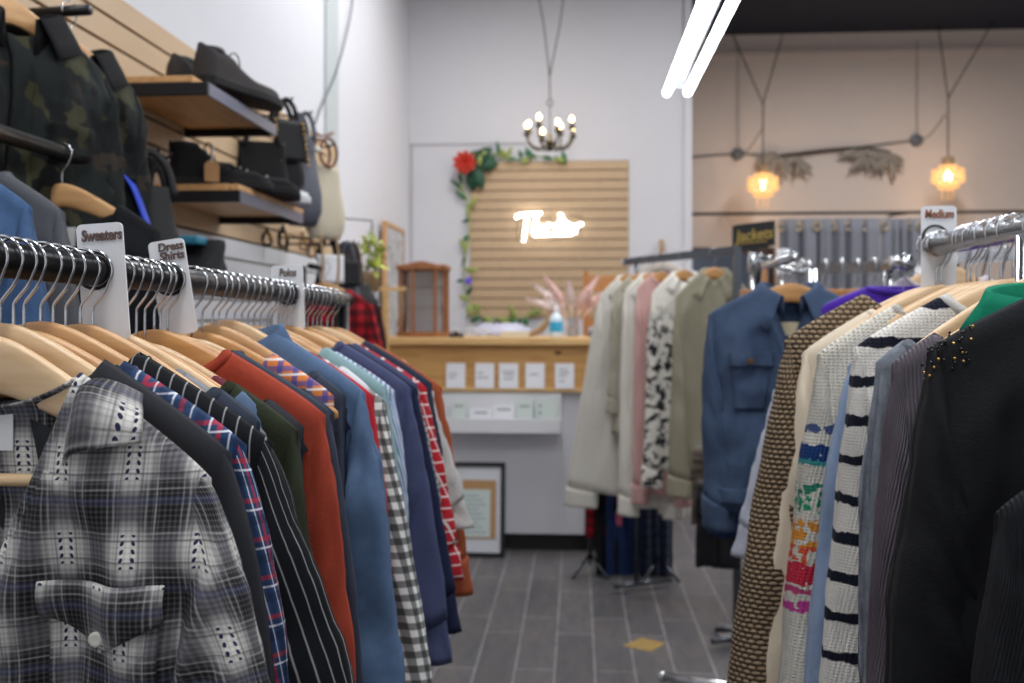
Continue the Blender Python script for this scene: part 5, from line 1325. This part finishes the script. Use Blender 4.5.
g = G(half=.205, wb=.2, L=.58, slen=.55, out=.01, mid=.028, thick=.05, ry=.04, neck=.06, seed=4.4, wrk=.014, w1=.075, arm=.19, slope=.5, dip=.03, vd=.16, vpow=1)
body(g, f_dj2, t)
for s in (1, -1): sleeve(g, f_dj2, t, s, 'band')
shirt_collar(g, f_dj2, t, up=.035, leaf=.06, out=.022, drop=.06, depth=.04)
strip(g, f_dj2, t, -.02, .02, g.top(0, True) - .004, -.53, 'placket', lift=.006, solid=.004)
for s in (1, -1):
    x0, x1 = sorted((s * .055, s * .155)); pk = strip(g, f_dj2, t, x0, x1, -.19, -.32, 'chest_pocket', lift=.006, solid=.004, x0b=x0 + .012, x1b=x1 - .012)
    fo = strip(g, f_dj2, pk, x0 - .004, x1 + .004, -.175, -.21, 'pocket_flap', lift=.012, solid=.005); button(g, m_copper, fo, (x0 + x1) / 2, -.198, .008, .018)
strip(g, f_dj2, t, -.19, .19, -.52, -.558, 'waistband', lift=.006, solid=.005, n=6, nx=30)
for z in (-.21, -.28, -.35, -.42, -.49): button(g, m_copper, t, 0, z, .008, .014)
MB().prism([(-.03, .0, -.1), (.03, .0, -.1), (.03, .0, -.135), (-.03, .0, -.135)], (0, .001, 0)).build('neck_label', mat('tan label', (196, 184, 150), .8), t, smooth=False)
hanger((xm_, YD, zr), radians(-4), 'honey wooden hanger holding the washed denim jacket', .188, 1, False, None, .5)
cloth('trousers', 'black trousers hanging below the khaki jacket', 'clothing', P(718, 490, 3.7), radians(-12), .16, .3, f_blkden, .03, 3, split=True)
cloth('trousers', 'taupe trousers under the khaki jacket above the black pair', 'clothing', P(716, 455, 3.78), radians(-12), .18, .28, f_taupe, .03, 5, split=True)
cloth('jeans', 'dark blue jeans hanging under the washed denim jacket', 'clothing', P(738, 440, 2.62), 0, .15, .26, f_dkden, .03, 6, split=True)
# purple and lilac garments behind the right rack
for px, py, Y, half, nm, lab, m, sh, nk, kk in ((903, 291, 2.15, .18, 'sweater', 'violet sweater showing its shoulder behind the pale hangers', f_purple, 'violet sweater', 'crew', dict(slope=.4, neck=.08, dip=.0, vd=.01, lift=.03, out=.0, mid=.01)), (945, 264, 2.2, .225, 'cardigan', 'pale lilac cardigan sloping down behind the chunky cardigan', f_lilac, 'pale lilac cardigan', 'crew', dict(slope=.64)), (872, 345, 1.95, .2, 'sweatshirt', 'pale grey fleece with its sleeve left of the chunky cardigan', f_ltgrey, 'pale grey fleece', 'crew', dict(slope=.6, slen=.34, out=.085, L=.36))):
    q = P(px, py, Y); k = dict(half=half, wb=half, mid=.03, out=.05, thick=.02, ry=.024, L=.6, seed=px / 31, slen=.5, neck=.09, wrk=.012); k.update(kk)
    garment(nm, lab, nm, q, 0, G(**k), m, nk, 'rib'); hanger(q + Vector((0, 0, .062)), 0, 'wooden hanger holding the ' + sh, half - .012, 2, False, 'hangers behind the chrome rack', k['slope'])
sr = thing('side_rack', 'chrome stand behind the full right rack, holding lilac and grey knits', 'clothes rack', (0, 0, 0))
for px, py, Y in ((945, 264, 2.2), (872, 345, 1.95), (903, 291, 2.15)):
    q = P(px, py, Y); MB().tube([(q.x, q.y - .03, q.z + .062), (q.x, q.y + .1, q.z + .062)], .0165, 10).build('arm', m_chrome, sr)
    MB().tube([(q.x, q.y + .1, q.z + .07), (q.x, q.y + .1, .03)], .012, 10).build('post', m_chrome, sr)
    MB().tube([(q.x - .2, q.y + .1, .03), (q.x + .2, q.y + .1, .03)], .014, 10).build('foot', m_chrome, sr)
# chrome rails seen beyond
m_sign = mat('black chalkboard', (20, 20, 20), .6); m_gold = mat('gold paint', (168, 140, 66), .6)
q = P(754, 236, 4.0); js = thing('jackets_sign', 'black board reading Jackets in gold above the racks', 'sign', q, radians(6))
w = 42 / 232; h = 30 / 232
pts = [(-w / 2, 0, h * .32), (-w * .42, 0, h * .36), (w / 2, 0, h * .52), (w / 2, 0, -h * .3), (w * .38, 0, -h * .32), (w * .3, 0, -h * .4), (w * .12, 0, -h * .42), (0, 0, -h * .52), (-w * .16, 0, -h * .46), (-w * .3, 0, -h * .5), (-w * .38, 0, -h * .42), (-w / 2, 0, -h * .46)]
MB().prism(pts, (0, .012, 0)).build('board', m_sign, js, smooth=False)
text('lettering', 'Jackets', .066, m_gold, js, (0, -.002, .004), (pi / 2, radians(-7), 0), off=.001, shear=.25, sx=.86)
MB().tube([(-.06, -.001, -.034), (0, -.001, -.028), (.055, -.001, -.022)], .003, 6).build('underline', m_gold, js)
zt = P(752, 268, 4.0).z
cs = thing('sign_stand', 'chrome stand with a beaded arm under the Jackets board', 'stand', (q.x, 4.02, 0))
MB().tube([(0, 0, .03), (0, 0, q.z - .05)], .012, 10).build('post', m_chrome, cs)
MB().lathe([(.001, 0), (.16, 0), (.16, .012), (.02, .03), (.001, .03)], n=28).build('base', m_chrome, cs)
MB().lathe([(.001, 0), (.022, 0), (.024, .05), (.016, .09), (.001, .1)], (0, 0, zt - .02), 16).build('collar', m_chrome, cs)
MB().tube([(0, 0, zt + .04), (.19, -.12, zt - .03)], .012, 8).build('arm', m_chrome, cs)
for k in range(6): MB().ball((.03 + .029 * k, -.02 - .018 * k, zt + .052 - .011 * k), .013, 8, 6).build('peg', m_chrome, cs)
def chrome_rack(name, label, x0, y0, x1, y1, Y0, Y1, hooks, capm=None):
    a, b_ = P(x0, y0, Y0), P(x1, y1, Y1); t = thing(name, label, 'clothes rack', (0, 0, 0))
    MB().tube([a, b_], 0, 4, sq=(.01, .02)).build('rail', m_chrome, t, smooth=False)
    for p in (a, b_): MB().tube([p, (p.x, p.y, .04)], .012, 8).build('post', m_chrome, t)
    dv_ = (b_ - a).normalized(); n_ = Vector((-dv_.y, dv_.x, 0))
    for p in (a, b_): MB().tube([Vector((p.x, p.y, .03)) - n_ * .22, Vector((p.x, p.y, .03)) + n_ * .22], .012, 8).build('foot', m_chrome, t)
    if capm: MB().box(a, (.05, .05, .12)).build('end_block', capm, t, bevel=.006, smooth=False)
    for k in range(hooks):
        p = a.lerp(b_, (k + .5) / hooks)
        hk = MB(); hk.tube(catmull([p + Vector((.0, .03, -.02)), p + Vector((0, .026, .02)), p + Vector((0, 0, .034)), p + Vector((0, -.026, .02)), p + Vector((0, -.02, -.02)), p + Vector((0, 0, -.06)), p + Vector((0, 0, -.1))], 4), .0045, 6); hk.build('hook', m_chrome, t)
    return t
chrome_rack('chrome_rack', 'short chrome rack with a white end block before the grey curtain', 783, 262, 812, 270, 4.4, 3.7, 5, m_card)
chrome_rack('chrome_rack', 'long flat chrome rack in front of the grey curtain', 817, 269, 918, 266, 3.6, 3.35, 6)
chrome_rack('chrome_rack', 'flat chrome rack seen through the hooks of the right rack', 955, 256, 1030, 253, 2.7, 2.6, 4)
# ------------------------------------------------------------------ back room
rod_z = P(700, 214, 8.55).z
cr = thing('curtain_rod', 'thin black curtain rod spanning the back room', 'curtain rod', (0, 8.55, rod_z))
MB().tube([(XE + .01, 0, 0), (XR - .01, 0, 0)], .014, 10).build('rod', m_black, cr)
for x in (XE + .02, 3.0, XR - .02): MB().tube([(x, 0, 0), (x, YB - 8.55, .04)], .01, 8).build('bracket', m_black, cr)
f_curt = fabric('grey curtain velvet', (126, 128, 136), 'fuzzy', var=.12)
m_grom = mat('brass grommet', (196, 176, 140), .3, .8)
def curtain(label, x0, x1, Y, folds, amp, seed):
    a, b_ = P(x0, 220, Y), P(x1, 220, Y); z1 = P(x0, 219, Y).z; t = thing('curtain', label, 'curtain', ((a.x + b_.x) / 2, Y, 0), 0, 'grey curtains')
    w = b_.x - a.x; rows = []; uvs = []
    n = folds * 14
    for i in range(20):
        s = i / 19; r = []; q = []
        for k in range(n + 1):
            u = k / n; ph = 2 * pi * folds * u + .8 * sin(u * 9 + seed)
            y = amp * (sin(ph) + .35 * sin(2.3 * ph + seed)) * (.9 + .25 * s); x = (u - .5) * w + .3 * amp * cos(ph) * (1 if 0 < k < n else 0)
            r.append((x, y, lerp(z1, .03, s))); q.append((u * w * 1.6, -s * 2))
        rows.append(r); uvs.append(q)
    MB().grid(rows, uv=uvs).build('curtain_cloth', f_curt, t, solid=.004)
    for k in range(folds):
        u = (k + .12) / folds; i = int(u * n); p = rows[0][i]
        o = MB().tube([(.034 * cos(a_), 0, .034 * sin(a_)) for a_ in [2 * pi * j / 18 for j in range(18)]], .009, 6, closed=True).build('grommet', m_grom, t, loc=(p[0], p[1] - .02, z1 - .07))
    return t
curtain('wide grey grommet curtain hanging on the black rod', 780, 878, 8.5, 6, .05, 1)
curtain('narrow darker-folded grey curtain at the right of the wide one', 880, 925, 8.5, 5, .055, 4)
# round and rectangular mirrors
mq = P(662, 291, YF - .04); rm = thing('round_mirror', 'round mirror with a woven rim on the far wall behind the jackets', 'mirror', mq)
t = NT('woven rim'); t.col(t.mix(t.noise(t.obj(), 60, 3), lin((176, 168, 158)), lin((206, 200, 192)))); t.b.inputs['Roughness'].default_value = .9; t.bump(t.noise(t.obj(), 90, 3), .6, .004)
R0 = 29 / 131
MB().lathe([(R0 * .62, -.012), (R0 * .66, .02), (R0 * .85, .028), (R0, .016), (R0 * 1.02, 0), (R0, -.02), (R0 * .62, -.02)], n=48, cap=False).build('rim', t.m, rm, rot=(pi / 2, 0, 0))
MB().lathe([(.001, 0), (R0 * .64, 0), (R0 * .64, -.012), (.001, -.012)], n=48).build('mirror_glass', m_mirror, rm, rot=(pi / 2, 0, 0))
MB().tube([(0, .01, R0 * 1.02), (0, .01, R0 * 1.75)], .018, 6).build('hanging_strap', m_tan, rm)
# framed mirror on the back wall
mq = P(728, 286, YB - .04); w = 84 / 101 ; h = .95
fmz = thing('framed_mirror', 'brown framed mirror on the warm back wall behind the khaki jacket', 'mirror', (mq.x, YB - .03, mq.z - .1))
for c, d in (((-w / 2, 0, 0), (.06, .04, h)), ((w / 2, 0, 0), (.06, .04, h)), ((0, 0, h / 2 - .03), (w, .04, .06)), ((0, 0, -h / 2 + .03), (w, .04, .06))):
    MB().box(c, d).build('frame_side', mat('dark brown frame', (70, 48, 38), .5), fmz, smooth=False, bevel=.004)
MB().box((0, .006, 0), (w - .1, .01, h - .1)).build('mirror_glass', m_mirror, fmz, smooth=False)
# pendant lamps
m_crystal = emit('amber crystal shade', (255, 200, 128), 1.0); m_crystal.node_tree.nodes['Principled BSDF'].inputs['Base Color'].default_value = (*lin((150, 96, 44)), 1)
m_pb = emit('pendant bulb', (255, 226, 170), 7)
def pendant(px, py, Y, ytie, tops, label):
    c = P(px, py, Y); t = thing('pendant_lamp', label, 'pendant lamp', c, 0, 'crystal pendant lamps'); s = 1 / 113
    MB().lathe([(.02, .17), (.05, .17), (.055, .1), (.05, .09), (.02, .09)], n=20).build('cap', m_tan, t)
    for ring_, (r, z, n_, l_) in enumerate(((.07, .07, 12, .06), (.125, .03, 16, .075), (.13, -.03, 16, .075), (.08, -.085, 12, .07), (.03, -.1, 6, .06))):
        mb = MB()
        for k in range(n_):
            a = 2 * pi * k / n_ + ring_ * .2; p = Vector((r * cos(a), r * sin(a), z)); mb.ball(p, (.017, .017, l_ / 2), 6, 4)
        mb.build('crystal_tier', m_crystal, t)
    MB().ball((0, 0, 0), (.035, .035, .05), 12, 8).build('bulb', m_pb, t)
    tie = P(px, ytie, Y) - c
    MB().tube([(0, 0, .17), tie], .006, 6).build('cord', m_lace, t)
    for x, y in tops:
        e = P(x, y, Y) - c; MB().tube([tie, e, e + (e - tie).normalized() * .12], .006, 6).build('cord', m_lace, t)
    for dx in (-.05, 0, .04): MB().tube([(dx, 0, -.12), (dx, 0, -.22)], .005, 5).build('drop', m_crystal, t)
    bulb_light(c + Vector((0, 0, -.02)), 13, (1, .70, .44), .12)
pendant(763, 184, 8.75, 104, ((738, 47), (780, 44)), 'glowing crystal pendant lamp, left of the two in the back room')
pendant(948, 176, 8.75, 98, ((940, 38), (986, 34)), 'glowing crystal pendant lamp, right of the two in the back room')
# conduit with round boxes
m_gbox = mat('grey round box', (92, 94, 98), .5)
for px, py, top, lab in ((738, 154, 45, 'grey round junction box on the back wall left of the branch'), (917, 140, 40, 'grey round junction box on the back wall right of the branch')):
    c = P(px, py, YB - .03); t = thing('junction_box', lab, 'electrical box', c, 0, 'junction boxes')
    MB().lathe([(.001, 0), (.058, 0), (.058, .03), (.048, .042), (.001, .044)], n=24).build('box_cover', m_gbox, t, rot=(pi / 2, 0, 0), loc=(0, .03, 0))
    e = P(px, top, YB - .03) - c; MB().tube([(0, 0, .05), e], .003, 6).build('vertical_wire', m_lace, t)
    e = P(px + (24 if px < 800 else 28), py - 25, 8.8) - c; MB().tube(catmull([(.05, 0, .01), e * .5 + Vector((0, 0, -.06)), e], 5), .005, 6).build('side_wire', m_lace, t)
w0 = P(690, 158, YB - .03); wt = thing('wall_wire', 'thin wire running along the back wall between the round boxes', 'wire', w0)
MB().tube(catmull([P(x, y, YB - .02) - w0 for x, y in ((692, 157), (736, 154), (790, 155), (850, 148), (917, 140))], 5), .006, 6).build('wire', m_lace, wt)
# branch garland
m_euc = greens('dusty eucalyptus', (134, 124, 112)); b0 = P(835, 152, YB - .06)
br_ = thing('branch_garland', 'branch with dusty eucalyptus leaves hung on the back wall', 'garland', b0)
pts = [P(x, y, YB - .06) - b0 for x, y in ((775, 156), (800, 153), (835, 149), (865, 148), (890, 152))]
MB().tube(catmull(pts, 6), .014, 7).build('branch', mat('dark twig', (70, 60, 54), .8), br_)
mb = MB()
for cx_, cy_, n_ in ((776, 155, 6), (795, 158, 7), (872, 152, 8), (886, 154, 8), (862, 152, 4)):
    for k in range(n_):
        p = P(cx_ + RND.uniform(-6, 6), cy_ + RND.uniform(-3, 3), YB - .08) - b0; a = lerp(-2.9, -.25, (k + RND.random() * .6) / n_); d = Vector((cos(a), -.25, sin(a) * .8)); leaf_mb(mb, p, d, (0, -1, 0), RND.uniform(.16, .26), RND.uniform(.024, .036))
mb.build('leaves', m_euc, br_, solid=.001)
# floor mark and the chrome foot
q = P(645, 645, 3); d = ray(645, 645); k = -H / d.z; fx = d * k
st = thing('floor_sticker', 'small worn yellow diamond patch on the grey floor planks', 'sticker', (fx.x, fx.y, 0), radians(12))
MB().prism([(-.095, .0, .0005), (0, -.08, .0005), (.09, .005, .0005), (.01, .085, .0005)], (0, 0, .0012)).build('patch', mat('worn yellow vinyl', (150, 122, 66), .7, var=.3, vscale=25), st, smooth=False)
q = P(663, 677, 3.15)
MB().tube([q, P(700, 683, 3.05), P(760, 690, 2.9)], .017, 12).build('foot', m_chrome, dr)
MB().ball(q, .02).build('foot_cap', m_chrome, dr)
